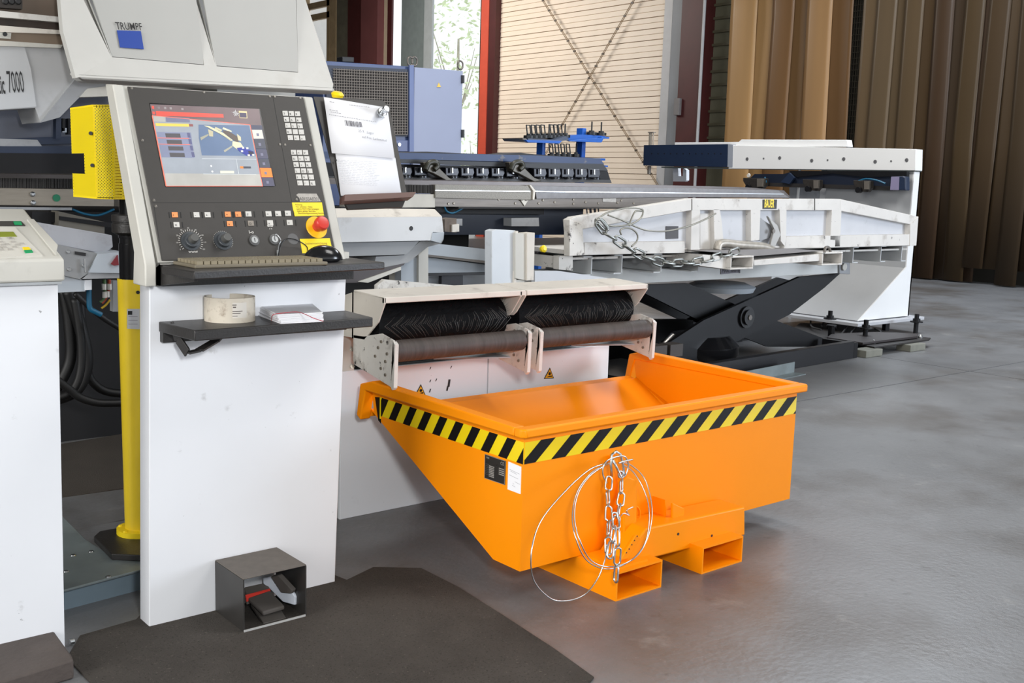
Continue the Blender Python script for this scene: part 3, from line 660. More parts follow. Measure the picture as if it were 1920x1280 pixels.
for (x, y) in ((795, 980), (922, 975)):
    c = pp(*cr2(x, y), .004); lk = MB()._lathe(c, pn, [(.0165, 0), (.0165, .004), (.013, .005)], 24).build('key_switch', mat('lock_ring', (96, 96, 96), .4, .5), face, smooth='sharp')
    MB()._lathe(c+pn*.005, pn, [(.0105, 0), (.0105, .002)], 20).build('lock_core', STEEL, lk, smooth='sharp'); MB().prism([c+pn*.007-ux*.001-vup*.006, c+pn*.007+ux*.001-vup*.006, c+pn*.007+ux*.001+vup*.006, c+pn*.007-ux*.001+vup*.006], pn*.0005).build('key_slot', INK, lk)
text('I-o', pp(*cr2(765, 935), .0045), ux, vup, .014, KEYW, face, 'switch_symbol', bold=.02); text('*', pp(*cr2(890, 940), .0045), ux, vup, .045, KEYW, face, 'switch_symbol', bold=.02)
MB()._lathe(pp(*cr2(1043, 970), .004), pn, [(.0185, 0), (.0175, .001)], 28).build('blanking_plug', mat('plug_grey', (92, 92, 92), .5), face)
# key with wire and tag in the right lock
kt = MB().tube(curvepts([pp(*cr2(x, y), .012) for x, y in ((925, 970), (935, 940), (965, 975), (952, 1010), (948, 1050), (945, 1095))]), .0013, 6).build('key_wire', STEEL, face, smooth=True)
MB().prism([pp(*cr2(940, 1040), .01), pp(*cr2(955, 1042), .01), pp(*cr2(952, 1098), .01), pp(*cr2(940, 1096), .01)], pn*.001).build('key_tag', STEEL, face)
# emergency stop
c = pp(*cr2(1190, 897), .004); es = MB()._lathe(c, pn, [(.036, 0), (.036, .002), (.033, .004)], 36).build('emergency_stop_plate', mat('estop_yellow', (246, 188, 20), .4), face, smooth='sharp')
dirb = (pp(*cr2(1218, 870), .045)-c).normalized()
MB()._lathe(c+pn*.003, pn, [(.016, 0), (.0165, .022), (.0225, .026), (.023, .038), (.019, .044), (.008, .046)], 28).build('emergency_stop_button', RED, es, smooth='sharp')
# labels
yl = PPr([cr2(*p) for p in ((1035, 740), (1224, 739), (1238, 822), (1050, 827))], .0008, .004).build('warning_label', YELLOW, face)
for i, t_ in enumerate(('Achtung', 'Vor arbeiten / Ölen', 'zuerst NOT-Halt betätigen', 'haben gültige Betriebs-', '-Bearbeitungsanweisung beachten')):
    text(t_, pp(*cr2(1057+i*4, 757+i*13.5), .0052), ux, vup, .0072, INK, yl)
y2 = PPr([cr2(*p) for p in ((1085, 970), (1274, 965), (1288, 1030), (1295, 1060), (1101, 1060))], .0008, .004).build('warning_label', YELLOW, face)
text('Justiervorrichtung', pp(*cr2(1122, 1005), .0052), ux, vup, .0105, mat('faded_ink', (120, 100, 40)), y2)
sl = PPr([cr2(*p) for p in ((1075, 683), (1190, 684), (1218, 733), (1085, 734), (1082, 712), (1062, 692))], .0006, .004).build('silver_label', LABELS, face)
text('A0155A0201', pp(*cr2(1085, 727), .005), ux, vup, .0165, mat('label_grey_ink', (74, 70, 66)), sl, sx=.8)
# keyboard shelf (folded black sheet)
dz = 1.10
dk = [atz(303, 498, dz), atz(640, 480, dz), Vector((1.80, 2.93, dz)), Vector((1.80, 2.78, dz)), atz(706, 492, dz), atz(364, 509, dz)]
desk = MB().prism(dk, (0, 0, -.022)).build('keyboard_tray', BLACKM, con, bevel=.003)
PX(1.155, [(302, 500), (364, 510), (364, 528), (301, 535)], .01).build('tray_side', BLACKM, con, bevel=.001)
MB().prism([(1.16, 2.93, 1.035), (1.16, 3.01, 1.035), (1.16, 3.01, 1.095), (1.16, 2.93, 1.095)], (.62, 0, 0)).build('tray_back', BLACKM, con)
# lower shelf bracket
sh = thing('wall_shelf', 'black metal shelf screwed to the white console front', 'shelf', (1.47, 2.95, .88))
sz = .925
MB().prism([(1.175, 3.009, sz), (1.80, 3.009, sz), (1.785, 2.82, sz), (1.19, 2.79, sz)], (0, 0, -.03)).build('shelf_plate', BLACKM, sh, bevel=.003)
MB().box((1.178, 2.985, .865), (1.79, 3.009, sz-.004)).build('back_plate', BLACKM, sh, bevel=.002)
mb = MB(); pts = [(1.19, 2.985, .905), (1.20, 2.955, .915), (1.205, 2.94, .88), (1.215, 2.90, .845), (1.25, 2.90, .85), (1.31, 2.93, .868), (1.33, 2.95, .875)]
for i in range(len(pts)-1): mb.bar(pts[i], pts[i+1], .006 if i < 3 else .03, .03 if i < 3 else .006)
mb.build('hook_strap', BLACKM, sh, bevel=.001)
# keyboard, mouse, tape roll, paper stack
kb = thing('keyboard', 'worn beige-grey computer keyboard on the black console tray', 'keyboard', (1.42, 2.83, dz))
kp = [atz(325, 494, dz), atz(532, 481, dz), atz(583, 488, dz), atz(366, 504, dz)]
a = Vector((1.20, 2.83, dz)); 
kx0, kx1, ky0, ky1 = 1.170, 1.575, 2.735, 2.885
MB().prism([(kx0, ky0, dz), (kx1, ky0, dz), (kx1, ky1, dz), (kx0, ky1, dz)], (0, 0, .010)).build('case', mat('keyboard_case', (112, 104, 88), .5), kb, bevel=.003)
kk = MB().prism([(0, 0, 0), (.017, 0, 0), (.017, .017, 0), (0, .017, 0)], (0, 0, .009)).build('key_cap', mat('keyboard_keys', (136, 126, 104), .5, var=.1), kb, origin=(0, 0, 0), bevel=.0)
first = True
for r in range(6):
    for c in range(19):
        p = Vector((kx0+.010+c*.0203, ky0+.010+r*.0225, dz+.010))
        if first: place(kk, p, kb); kk.parent = kb; first = False
        else: again(kk, p, kb)
mo = thing('computer_mouse', 'glossy black computer mouse at the right end of the console tray', 'mouse', atz(606, 488, dz))
cm = atz(606, 490, dz); bm_ = MB(); N1, N2 = 10, 20
for i in range(N1+1):
    ph = math.pi/2*i/N1
    for j in range(N2):
        th_ = 2*math.pi*j/N2; rx, ry = .064, .040
        bm_.v.append(cm+Vector((math.cos(th_)*math.cos(ph)*rx, math.sin(th_)*math.cos(ph)*ry, .004+math.sin(ph)*.046)))
for i in range(N1):
    for j in range(N2): j2 = (j+1) % N2; bm_.f.append((i*N2+j, i*N2+j2, (i+1)*N2+j2, (i+1)*N2+j))
bm_.f.append(tuple(range(N2))[::-1]); bm_.build('shell', BLACKG, mo, smooth=True)
MB()._lathe(cm, (0, 0, 1), [(.045, 0), (.05, .004)], 20).build('base', BLACKG, mo)
MB().tube(curvepts([cm+Vector((-.055, .0, .012)), pp(*cr2(1130, 1020), .02), pp(*cr2(1060, 975), .03), pp(*cr2(1000, 970), .03), pp(*cr2(965, 1010), .03), pp(*cr2(948, 1085), .025)]), .0018, 6).build('mouse_cable', BLACKG, mo, smooth=True)
tr = thing('tape_roll', 'stained white ring of packing tape on its side on the black shelf', 'tape roll', atz(430, 607, sz))
ct = atz(431, 600, sz); R_ = .0735
mb = MB(); mb._lathe(ct, (0, 0, 1), [(R_, 0), (R_, .072), (R_-.006, .072), (R_-.007, .004)], 40); mb.f.pop(); mb.f.pop()
mb.f += [tuple((3*40+j, 3*40+(j+1) % 40, (j+1) % 40, j)) for j in range(40)]
ring = mb.build('ring', CARD, tr, smooth='sharp')
d = (EYEP-ct); d.z = 0; d.normalize(); side = Vector((-d.y, d.x, 0))
def on_ring(a, z, r=R_+.0006): v = d*math.cos(a)+side*math.sin(a); return ct+v*r+Vector((0, 0, z))
lb = MB()
for i in range(6): a0, a1 = .10+i*.1, .10+(i+1)*.1; lb.poly([on_ring(-a0, .02) if False else on_ring(a0, .015), on_ring(a1, .015), on_ring(a1, .06), on_ring(a0, .06)])
lab = lb.build('printed_label', mat('roll_label', (214, 208, 198), .6), tr)
lb = MB()
for (za, zb, a0, a1) in ((.052, .055, .1, .26), (.045, .049, .12, .24), (.034, .036, .1, .5), (.028, .030, .1, .42), (.02, .022, .1, .3)): lb.poly([on_ring(a0, za, R_+.001), on_ring((a0+a1)/2, za, R_+.0012), on_ring(a1, za, R_+.001), on_ring(a1, zb, R_+.001), on_ring((a0+a1)/2, zb, R_+.0012), on_ring(a0, zb, R_+.001)])
lb.build('label_print', mat('label_print', (100, 92, 86)), lab)
ps = thing('paper_stack', 'folded white papers held by a red rubber band on the black shelf', 'papers', atz(540, 603, sz))
base = [(480, 585), (574, 577), (604, 603), (524, 606)]
for i in range(9):
    j = random.uniform(-.004, .004); zz = sz+i*.0032
    q = [atz(x, y, sz)+Vector((j, random.uniform(-.004, .004), i*.0032)) for x, y in ((480+i*.4, 590-i*.3), (576+i*.6, 581), (606, 603), (527-i*.8, 607))]
    MB().prism(q, (0, 0, .0026)).build('sheet', PAPER, ps)
pts = [atz(509, 601, sz+.002), atz(512, 590, sz+.03), atz(532, 586.5, sz+.033), atz(560, 585, sz+.033), atz(590, 597, sz+.032), atz(606, 602, sz+.001)]
MB().tube(curvepts(pts), .0011, 5).build('rubber_band', mat('band_red', (196, 40, 60), .5), ps)
# foot pedal in its guard box
fp = thing('foot_pedal', 'black sheet-metal foot pedal guard box with pedal inside, at the console foot', 'foot pedal', (1.44, 2.9, 0))
x0, x1, y0, y1, h_ = 1.338, 1.548, 2.81, 3.005, .172; t_ = .004
MB().box((x0, y0, h_-t_), (x1, y1, h_)).build('top_plate', mat('dusty_black_top', (92, 86, 80), .7, var=.1, scale=30), fp, bevel=.002)
for xx in (x0, x1-t_): MB().box((xx, y0, 0), (xx+t_, y1, h_-t_)).build('side_plate', mat('box_dark', (48, 46, 44), .4, var=.15, scale=15, dirt=[((15, 15, 15), .6, .7, 12, .5)]), fp)
MB().box((x0+t_, y0, .0), (x1-t_, y1, .006)).build('base_plate', mat('dusty_black', (64, 60, 56), .6, var=.1, scale=30), fp)
MB().box((x0+.001, y0-.003, 0), (x1-.004, y0, .012)).build('front_edge', mat('scuffed_edge', (170, 170, 168), .5), fp)
PR = mat('pedal_rubber', (78, 73, 69), .7)
def fpoly(nm, pts, vec, m_, **k): return MB().prism([aty(x, y, Y) for x, y, Y in pts], vec).build(nm, m_, fp, **k)
fpoly('pedal_base', [(470, 1130, 2.93), (515, 1122, 2.93), (537, 1158, 2.83), (494, 1168, 2.83)], (0, 0, -.012), mat('dusty_black', (64, 60, 56)), bevel=.002)
pd = fpoly('pedal', [(465, 1120, 2.93), (506, 1106, 2.93), (534, 1135, 2.855), (493, 1147, 2.855)], (0, 0, -.014), PR, bevel=.004)
fpoly('pedal_heel', [(458, 1100, 2.985), (500, 1091, 2.985), (507, 1104, 2.936), (462, 1117, 2.936)], (0, 0, -.03), mat('pedal_heel', (92, 86, 80), .7), bevel=.003)
fpoly('red_band', [(460, 1115, 2.937), (506, 1103, 2.937), (507, 1107, 2.93), (462, 1121, 2.93)], (0, 0, -.012), RED)
mb = MB(); a, b, c, d = [aty(x, y, Y)+Vector((0, 0, .0008)) for x, y, Y in ((484, 1127, 2.91), (502, 1122, 2.91), (510, 1131, 2.885), (492, 1136, 2.885))]
mb.bar(a.lerp(d, .1), b.lerp(c, .1), .002, .001); mb.bar(a.lerp(d, .9), b.lerp(c, .9), .002, .001); mb.bar(a.lerp(b, .5), d.lerp(c, .5), .002, .001); mb.build('pedal_emblem', INK, pd)
LV = [(493, 1083), (510, 1080), (513, 1092), (530, 1109), (547, 1110), (553, 1119), (552, 1134), (530, 1128), (503, 1101), (493, 1094)]
fpoly('lever_arm', [(x, y, 2.975-(x-493)/60*.11) for x, y in LV], (.01, 0, 0), mat('lever_white', (206, 212, 222), .4), bevel=.002)
fpoly('lever_pad', [(x, y, 2.965-(x-493)/60*.11) for x, y in ((507, 1081), (521, 1078), (548, 1107), (546, 1113), (527, 1111))], (.014, .0, .004), PR, bevel=.002)

# document board beside the console
db = thing('document_board', 'tilted dark sheet-metal document board beside the console screen', 'document board', (1.95, 3.1, 1.25))
PPr([(588, 181), (716, 188), (730, 199), (764, 368), (640, 376)], -.003, -.03).build('back_sheet', DARKP, db)
PPr([(637, 372), (770, 367), (764, 376), (636, 384)], .035, -.03).build('bottom_ledge', mat('brown_ledge', (96, 68, 60), .4), db)
PPr([(645, 384), (757, 378), (752, 390), (650, 394)], .01, -.05).build('ledge_underside', DARKP, db)
def paper(name, pts, off, m_, label, cat):
    mb = MB(); q = [pp(x, y, off) for x, y in pts]; n_ = 1; L_ = []
    for i in range(n_+1):
        f = i/n_; bow = .004*math.sin(f*math.pi); L_.append((q[0].lerp(q[3], f)+pn*bow, q[1].lerp(q[2], f)+pn*bow))
    for i in range(n_): mb.poly([L_[i][0], L_[i][1], L_[i+1][1], L_[i+1][0]])
    o = mb.build(name, m_, None, smooth=True); md = o.modifiers.new('thickness', 'SOLIDIFY'); md.thickness = .001; tag(o, label, cat); return o
pa1 = paper('document_page', ((624, 250), (741, 296), (753, 367), (639, 367)), -.026, PAPER, 'lower white page of printed tables on the tilted document board', 'paper')
pa2 = paper('document_page', ((607, 182), (726, 202), (740, 297), (622, 287)), -.019, PAPER, 'upper white page with barcode pinned by a magnet on the document board', 'paper')
def ink(pts, par, off): return [pp(x, y, off) for x, y in pts]
mb = MB(); x = 646
random.seed(3)
while x < 678:
    w = random.choice([.6, 1.0, 1.6]); f = (x-646)/32; mb.poly(ink(((x, 225+f*4), (x+w, 225+f*4), (x+w+2.2, 235.5+f*3), (x+2.2, 235.5+f*3)), pa2, -.0115)); x += w+random.choice([.6, .9, 1.3])
mb.build('barcode', mat('barcode_ink', (90, 88, 96)), pa2)
mb = MB()
for (x0_, x1_, y_, s) in ((618, 632, 205, .17), (617, 706, 214, .16), (620, 640, 209, .17), (708, 722, 219, .1), (618, 626, 190, .15), (655, 690, 196, .12)):
    x = x0_
    while x < x1_: w = random.uniform(1.5, 4); mb.poly(ink(((x, y_+(x-x0_)*s), (x+w, y_+(x+w-x0_)*s), (x+w, y_+1+(x+w-x0_)*s), (x, y_+1+(x-x0_)*s)), pa2, -.0112)); x += w+1.2
mb.build('printed_lines', INKG, pa2)
text('25.9.  Lager', pp(672, 247, -.0105), ux*1+vup*-.1, vup, .013, INKG, pa2, 'handwriting'); text('auf Pos. Lademittel', pp(679, 258, -.0105), ux*1+vup*-.1, vup, .0125, INKG, pa2, 'handwriting')
mb = MB()
for i in range(15):
    ya_ = 299+i*3.1
    x = 633+i*.6
    while x < 700+i*.3:
        w = random.uniform(3, 10); mb.poly(ink(((x, ya_+(x-633)*.06), (x+w, ya_+(x+w-633)*.06), (x+w, ya_+.9+(x+w-633)*.06), (x, ya_+.9+(x-633)*.06)), pa1, -.0205)); x += w+random.uniform(1, 3)
mb.build('printed_lines', mat('faint_print', (205, 205, 210)), pa1)
c = pp(630, 300, -.021); MB()._lathe(c, pn, [(.0035, 0), (.0035, .0005)], 10).build('punch_hole', INK, pa1)
mg = thing('magnet', 'round chrome magnet holding the upper page to the document board', 'magnet', pp(716, 212, -.01))
c = pp(715, 212, -.014); MB()._lathe(c, pn, [(.018, 0), (.018, .006), (.012, .009)], 24).build('foot', STEEL, mg, smooth='sharp'); MB()._lathe(c+pn*.009, pn, [(.009, 0), (.0085, .012), (.012, .014), (.0115, .026), (.009, .028)], 20).build('grip', STEEL, mg, smooth='sharp')
yk = MB()._lathe(pp(632, 183, -.05), (0, -.3, 1), [(.018, 0), (.022, .012), (.014, .02)], 20).build('yellow_cap', YELLOW, None, smooth='sharp'); tag(yk, 'small yellow beacon cap peeping over the document board', 'beacon')

# ------------------------------------------------------------------ small terminal at far left
tm = thing('side_terminal', 'low white terminal cabinet with grey keypad top at the left edge', 'terminal', (.6, 3.1, 0))
MB().prism([aty(108.5, 525, 3.02), aty(122, 1217, 3.02), Vector((.25, 3.02, 0)), Vector((.25, 3.02, 1.05))], (0, .30, 0)).build('body', WHITE, tm, bevel=.002)
tp = [(.915, 3.0, 1.052), (.915, 3.0, 1.112), (.915, 3.36, 1.235), (.915, 3.42, 1.06)]
MB().prism(tp, (-.7, 0, 0)).build('sloping_top', CREAM, tm, bevel=.006)
MB().box((.3, 2.996, 1.045), (.905, 3.02, 1.052)).build('trim_strip', STEEL, tm)
tn = Vector((0, -.123, .36)).normalized(); tv = Vector((0, .36, .123)).normalized(); T0 = Vector((.915, 3.0, 1.112))
def tpx(x, y, off=0.0): dd = ray(x, y); p0 = T0+tn*off; return EYEP+dd*((p0-EYEP).dot(tn)/dd.dot(tn))
def c7(x, y): return (x/7.385, 380+y/7.385)
def TP(pts, thk, off=0.0): return MB().prism([tpx(*c7(x, y), off) for x, y in pts], tn*thk)
TP([(370, 250), (465, 250), (800, 610), (770, 740)], .006).build('raised_edge', CREAM, tm, bevel=.001)
kpd = TP([(-400, 355), (205, 355), (590, 745), (-400, 790)], .004).build('keypad_plate', mat('keypad_plate', (206, 203, 194), .5), tm)
TP([(-400, 405), (185, 405), (235, 470), (-400, 480)], .001, .004).build('lcd_window', mat('lcd_green', (132, 142, 40), .3), kpd)
TP([(-400, 268), (290, 265), (350, 325), (-400, 325)], .003).build('dark_strip', DARKP, tm)
TP([(185, 270), (285, 268), (305, 308), (205, 308)], .003, .003).build('green_key', mat('green_key', (0, 150, 90), .5), tm)
TP([(310, 628), (400, 625), (425, 655), (332, 658)], .003, .004).build('yellow_key', YELLOW, kpd); TP([(332, 668), (435, 662), (458, 692), (352, 700)], .003, .004).build('green_key', mat('green_key', (0, 150, 90), .5), kpd)
KG = mat('terminal_keys', (178, 174, 166), .5)
for (x, y) in ((-20, 500), (130, 490), (160, 500), (10, 545), (180, 545), (40, 585), (95, 580), (-25, 620), (60, 620), (200, 615), (300, 570), (140, 650), (20, 655), (240, 585)):
    TP([(x-32, y-10), (x+28, y-11), (x+42, y+12), (x-20, y+14)], .002, .004).build('key', KG, kpd)
sc_ = tpx(*c7(460, 5)); b = aty(92, 524, 3.018); MB().box(b-Vector((.01, .006, .01)), b+Vector((.01, 0, .01))).build('latch_screw', STEEL, tm)
fb = MB().prism([Vector((.12, 2.50, 0)), Vector((.905, 2.50, 0)), Vector((.905, 2.50, .06)), Vector((.12, 2.50, .06))], (0, .515, .012)).build('foot_plinth', mat('dusty_plinth', (74, 66, 62), .8, var=.12, scale=12, bump=.3), None, bevel=.008)
tag(fb, 'dusty dark plinth on the floor before the left terminal', 'plinth')
q = [atz(x, y, .055) for x, y in ((-120, 1225), (95, 1173), (135, 1228), (138, 1236), (-40, 1290), (-200, 1340))]
for i, v in enumerate(fb.data.vertices): pass
D.objects.remove(fb)
fb = MB().prism([Vector((p.x, p.y, .055)) for p in q], (0, 0, -.055)).build('foot_plinth', mat('dusty_plinth', (74, 66, 62)), None, bevel=.006)
tag(fb, 'dusty dark plinth on the floor before the left terminal', 'plinth')
# floor mat
mp_ = [(125, 1232), (190, 1300), (420, 1420), (900, 1420), (1060, 1330), (1114, 1268), (1040, 1215), (940, 1150), (860, 1100), (790, 1064), (700, 1062), (650, 1086), (560, 1050), (300, 1110), (255, 1160), (150, 1190)]
fm = MB().prism([atz(x, y, .006) for x, y in mp_], (0, 0, -.006)).build('floor_mat', MATM, None, bevel=.002)
tag(fm, 'rough dark grey grit mat on the floor under the console', 'mat')
f2 = MB().prism([atz(x, y, .005) for x, y in [(60, 845), (120, 831), (235, 812), (420, 780), (430, 870), (235, 914), (120, 930), (60, 944)]], (0, 0, -.005)).build('floor_mat', mat('brown_grey_mat', (62, 56, 50), .9, var=.12, scale=4, bump=.5, bscale=200), None, bevel=.001)
tag(f2, 'dark strip of matting behind the yellow post, between terminal and console', 'mat')
cp = MB().cyl(atz(131, 1203, .012), atz(139, 1201, .012), .008, 12).build('metal_slug', STEEL, None, smooth='sharp'); tag(cp, 'tiny steel slug lying on the floor by the left terminal', 'slug')
# ------------------------------------------------------------------ generic plane helper
def onpl(x, y, P0, n): d = ray(x, y); return EYEP+d*((Vector(P0)-EYEP).dot(Vector(n))/d.dot(Vector(n)))
def PP3(pts, P0, n, vec): return MB().prism([onpl(x, y, P0, n) for x, y in pts], vec)
def c5(x, y): return (640+x/3.2, 500+y/3.2)

# ------------------------------------------------------------------ brush discharge table behind the orange skip
bt = thing('brush_roller_table', 'white discharge table with hooded black brushes and two brown rollers behind orange skip', 'roller table', (2.87, 3.85, 0))
XA, XB, YT = 2.127, 3.605, 3.59
seamx = aty(915, 700, YT).x
TZ = .602
for a, b in ((XA, seamx-.003), (seamx+.003, XB)):
    MB().box((a, YT, .0), (b, YT+.02, TZ)).build('front_panel', mat('chipped_white_panel', (226, 230, 234), .38, var=.015, scale=2, dirt=[((30, 28, 28), .735, .745, 34, .9), ((150, 150, 160), .64, .8, 9, .25)]), bt, bevel=.002)
MB().box((XA+.005, YT+.02, 0), (XB-.005, YT+.34, TZ-.02)).build('cabinet_body', SHADEG, bt)
MB().box((XA, YT-.0, TZ), (XA+.06, YT+.2, .80)).build('end_column', CREAM, bt)
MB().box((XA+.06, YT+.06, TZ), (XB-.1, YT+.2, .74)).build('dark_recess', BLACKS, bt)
for (x, y) in ((655, 655), (655, 687)):
    MB().cyl(aty(x+6, y, YT-.008), aty(x+6, y, YT), .009, 6).build('bolt', STAIN, bt)
# hood
hz = .925
def xz(px, py, Y=3.285): return aty(px, py, Y).x
xm = aty(987, 547, 3.285).x; xr = aty(1215, 535, 3.285).x
for a, b in ((XA, xm-.004), (xm+.004, xr)):
    pr = [(3.285, hz), (3.285, hz-.022), (3.30, hz-.024), (3.30, hz-.006), (3.50, hz+.0), (3.50, hz+.008)]
    MB().prism([(a, y, z) for y, z in pr], (b-a, 0, 0)).build('hood_cover', CREAMW, bt, bevel=.0025)
chk = [(3.285, hz-.002), (3.50, hz-.0), (3.59, .90), (3.59, .745), (3.42, .752), (3.325, .83), (3.285, hz-.024)]
MB().prism([(XA, y, z) for y, z in chk], (.006, 0, 0)).build('hood_end', CREAMW, bt)
chk2 = [(3.285, hz-.005), (3.50, hz-.005), (3.50, .80), (3.36, .815), (3.34, .83), (3.285, hz-.024)]
for X in (xm-.03, xm-.006, xr-.006): MB().prism([(X, y, z) for y, z in chk2], (.006, 0, 0)).build('hood_divider', CREAMW, bt)
MB().box((XA, 3.50, .745), (xr, 3.51, hz)).build('hood_back', BLACKS, bt)
# brushes
rnd = random.Random(5)
for a, b in ((XA+.02, xm-.045), (xm+.02, xr-.02)):
    mb = MB(); cy, cz = 3.435, .80
    mb._lathe((a, cy, cz), (1, 0, 0), [(.088, 0), (.088, b-a)], 28)
    for i in range(3600):
        an = rnd.uniform(math.pi*.5, math.pi*1.5); x = rnd.uniform(a, b); r0, r1 = .08, rnd.uniform(.104, .118)
        dr_ = Vector((rnd.uniform(-.25, .25), math.cos(an), math.sin(an))); p = Vector((x, cy, cz)); w = Vector((.001, 0, 0))
        mb.poly([p+dr_*r0-w, p+dr_*r0+w, p+dr_*r1])
    mb.build('brush', BRUSHB, bt, kind='stuff')
    mb = MB()      # highlights put into pale bristles that part along the middle of the brush
    n = int((b-a)/.010)
    for i in range(n):
        x = a+(i+.5)*(b-a)/n; sp = ((x-a)/(b-a)-.5)*2
        for s_ in (-1, 1):
            if rnd.random() < .3: continue
            k = rnd.uniform(.5, 1)*(1+abs(sp)*.5)*(1 if s_ > 0 else 1.5); an0 = math.pi*.97; an1 = an0-s_*.28*k; lx = -sp*.045*k+rnd.uniform(.0, .02)
            q = [Vector((x+lx*t, cy+math.cos(an0+(an1-an0)*t)*(.117+.004*math.sin(t*3)), cz+math.sin(an0+(an1-an0)*t)*.121)) for t in (0, .5, 1)]
            mb.tube(q, [.0005, .0004, .0002], 3)
    mb.build('bristle', BRISTLE, bt, kind='stuff')
# rollers and their worn brackets
RY_, RZ_ = 3.255, .728
for a, b in ((XA+.015, xm-.045), (xm+.03, xr-.03)):
    MB()._lathe((a, RY_, RZ_), (1, 0, 0), [(.037, 0), (.041, .004), (.041, b-a-.004), (.037, b-a)], 28).build('roller', ROLLR, bt, smooth='sharp')
def bracket(X, wide=.006):
    pr = [(3.22, .775), (3.30, .79), (3.42, .765), (3.50, .76), (3.50, .66), (3.49, .645), (3.235, .60), (3.225, .66), (3.215, .70)]
    b_ = MB().prism([(X, y, z) for y, z in pr], (wide, 0, 0)).build('roller_bracket', WORNX, bt, bevel=.0015)
    for (y, z) in ((3.30, .76), (3.34, .70), (3.27, .69), (3.30, .66), (3.27, .64), (3.26, .72), (3.32, .735)):
        MB().cyl((X-.004, y, z), (X, y, z), .006, 8).build('bolt', STAIN, b_)
    MB().prism([(X, 3.215, .60), (X, 3.225, .59), (X, 3.235, .60), (X, 3.225, .77), (X, 3.21, .76)], (.016, 0, 0)).build('bracket_lip', WORNX, bt)
for X in (XA+.0, xm-.042, xm+.02, xr-.028): bracket(X)
for a, b in ((xm-.26, xm-.02), (xr-.2, xr-.01)): MB().prism([(a, 3.56, .62), (b, 3.3, .645), (b, 3.56, .645)], (0, 0, .006)).build('support_web', BLUEG, bt)
# warning triangles
def warn(tri):
    pts = [aty(x, y, YT-.001) for x, y in tri]; c = sum(pts, Vector())/3
    t = MB().prism([c+(p-c)*1.0 for p in pts], (0, -.001, 0)).build('warning_triangle', TAPEK, bt)
    MB().prism([c+(p-c)*.78+Vector((0, -.001, 0)) for p in pts], (0, -.0006, 0)).build('triangle_field', mat('sign_amber', (240, 170, 20), .4), t)
    w = (pts[2]-pts[1]).x; u = c+Vector((0, -.0018, -.002))
    MB().poly([u+Vector((-.28*w, 0, -.12*w)), u+Vector((.26*w, 0, -.12*w)), u+Vector((.26*w, 0, -.02*w)), u+Vector((-.05*w, 0, -.03*w))]).build('hand_symbol', TAPEK, t)
    MB().prism([u+Vector((.02*w+math.cos(a)*.12*w, 0, .13*w+math.sin(a)*.12*w)) for a in [k*math.pi/5 for k in range(10)]], (0, -.0004, 0)).build('roller_symbol', TAPEK, t)
warn([(789, 720), (777.5, 741), (798, 741)]); warn([(1031, 689), (1019.5, 710), (1038.5, 709)])
mb = MB()
for (x, y, w, h) in ((843, 718, 4, 14), (840, 728, 3, 9), (808, 690, 1.5, 5), (808, 714, 1.6, 5), (807.5, 732, 2, 7), (819, 712, 1.5, 5), (847, 688, 1.5, 5)):
    mb.poly([aty(x-w/2, y-h/2, YT-.0012), aty(x+w/2, y-h/2, YT-.0012), aty(x+w/2-2, y+h/2, YT-.0012), aty(x-w/2-2, y+h/2, YT-.0012)])
mb.build('scratch', mat('scratch_black', (30, 24, 24), .6), bt, kind='stuff')

# ------------------------------------------------------------------ yellow light-barrier post with perforated guard
po = thing('light_barrier_post', 'yellow and black light-barrier post with perforated yellow guard behind the console', 'post', (1.33, 3.60, 0))
pc = Vector((1.33, 3.60, 0))
MB().prism([atz(x, y, .10) for x, y in ((176, 1005), (187, 995), (300, 975), (330, 1000), (300, 1042), (209, 1038))], (0, 0, -.022)).build('base_plate', BLACKM, po, bevel=.003)
def zp(z): return 1.35+(z-1.35)*.95
MB()._lathe(pc, (0, 0, 1), [(.082, .10), (.082, .118), (.058, .12)], 32).build('flange', YELLOW, po, smooth='sharp')
MB()._lathe(pc, (0, 0, 1), [(.054, .118), (.060, zp(.975))], 32).build('yellow_tube', mat('post_yellow', (240, 208, 44), .35), po, smooth='sharp')
MB()._lathe(pc, (0, 0, 1), [(.053, zp(.975)), (.053, zp(1.10)), (.050, zp(1.10)), (.050, zp(1.12)), (.053, zp(1.12)), (.054, zp(1.14))], 32).build('black_tube', BLACKG, po, smooth='sharp')
MB()._lathe(pc, (0, 0, 1), [(.057, zp(1.13)), (.074, zp(1.14)), (.074, zp(1.17)), (.070, zp(1.172)), (.070, zp(1.176)), (.074, zp(1.178)), (.074, zp(1.20)), (.052, zp(1.205))], 32).build('clamp_collar', BLACKM, po, smooth='sharp')
MB()._lathe(pc, (0, 0, 1), [(.049, zp(1.20)), (.049, zp(1.27)), (.044, zp(1.27)), (.044, zp(1.5))], 32).build('inner_tube', BLACKG, po, smooth='sharp')
for an in range(6):
    a_ = an*math.pi/3+.4; MB()._lathe(pc+Vector((math.cos(a_)*.072, math.sin(a_)*.072, .118)), (0, 0, 1), [(.007, 0), (.006, .005)], 6).build('flange_bolt', YELLOW, po)
d = Vector((-.62, -.78, 0))
q = [aty(x, y, 3.539) for x, y in ((239, 579), (262, 579), (262, 617), (239, 616))]; lb_ = MB().prism(q, (0, .004, 0)).build('maker_plate', mat('plate_silver', (206, 208, 210), .35, .2), po)
MB().prism([aty(x, y, 3.5385) for x, y in ((240, 583), (248, 583), (248, 590), (240, 590))], (0, .0005, 0)).build('plate_logo', INK, lb_)
for i in range(3): MB().prism([aty(x, y, 3.5385) for x, y in ((241, 593+i*7), (258, 593+i*7), (258, 594+i*7), (241, 594+i*7))], (0, .0005, 0)).build('plate_line', INKG, lb_)
c = aty(259, 548, 3.54); MB().cyl(c, c+Vector((0, .01, 0)), .006, 10).build('tube_hole', INK, po)
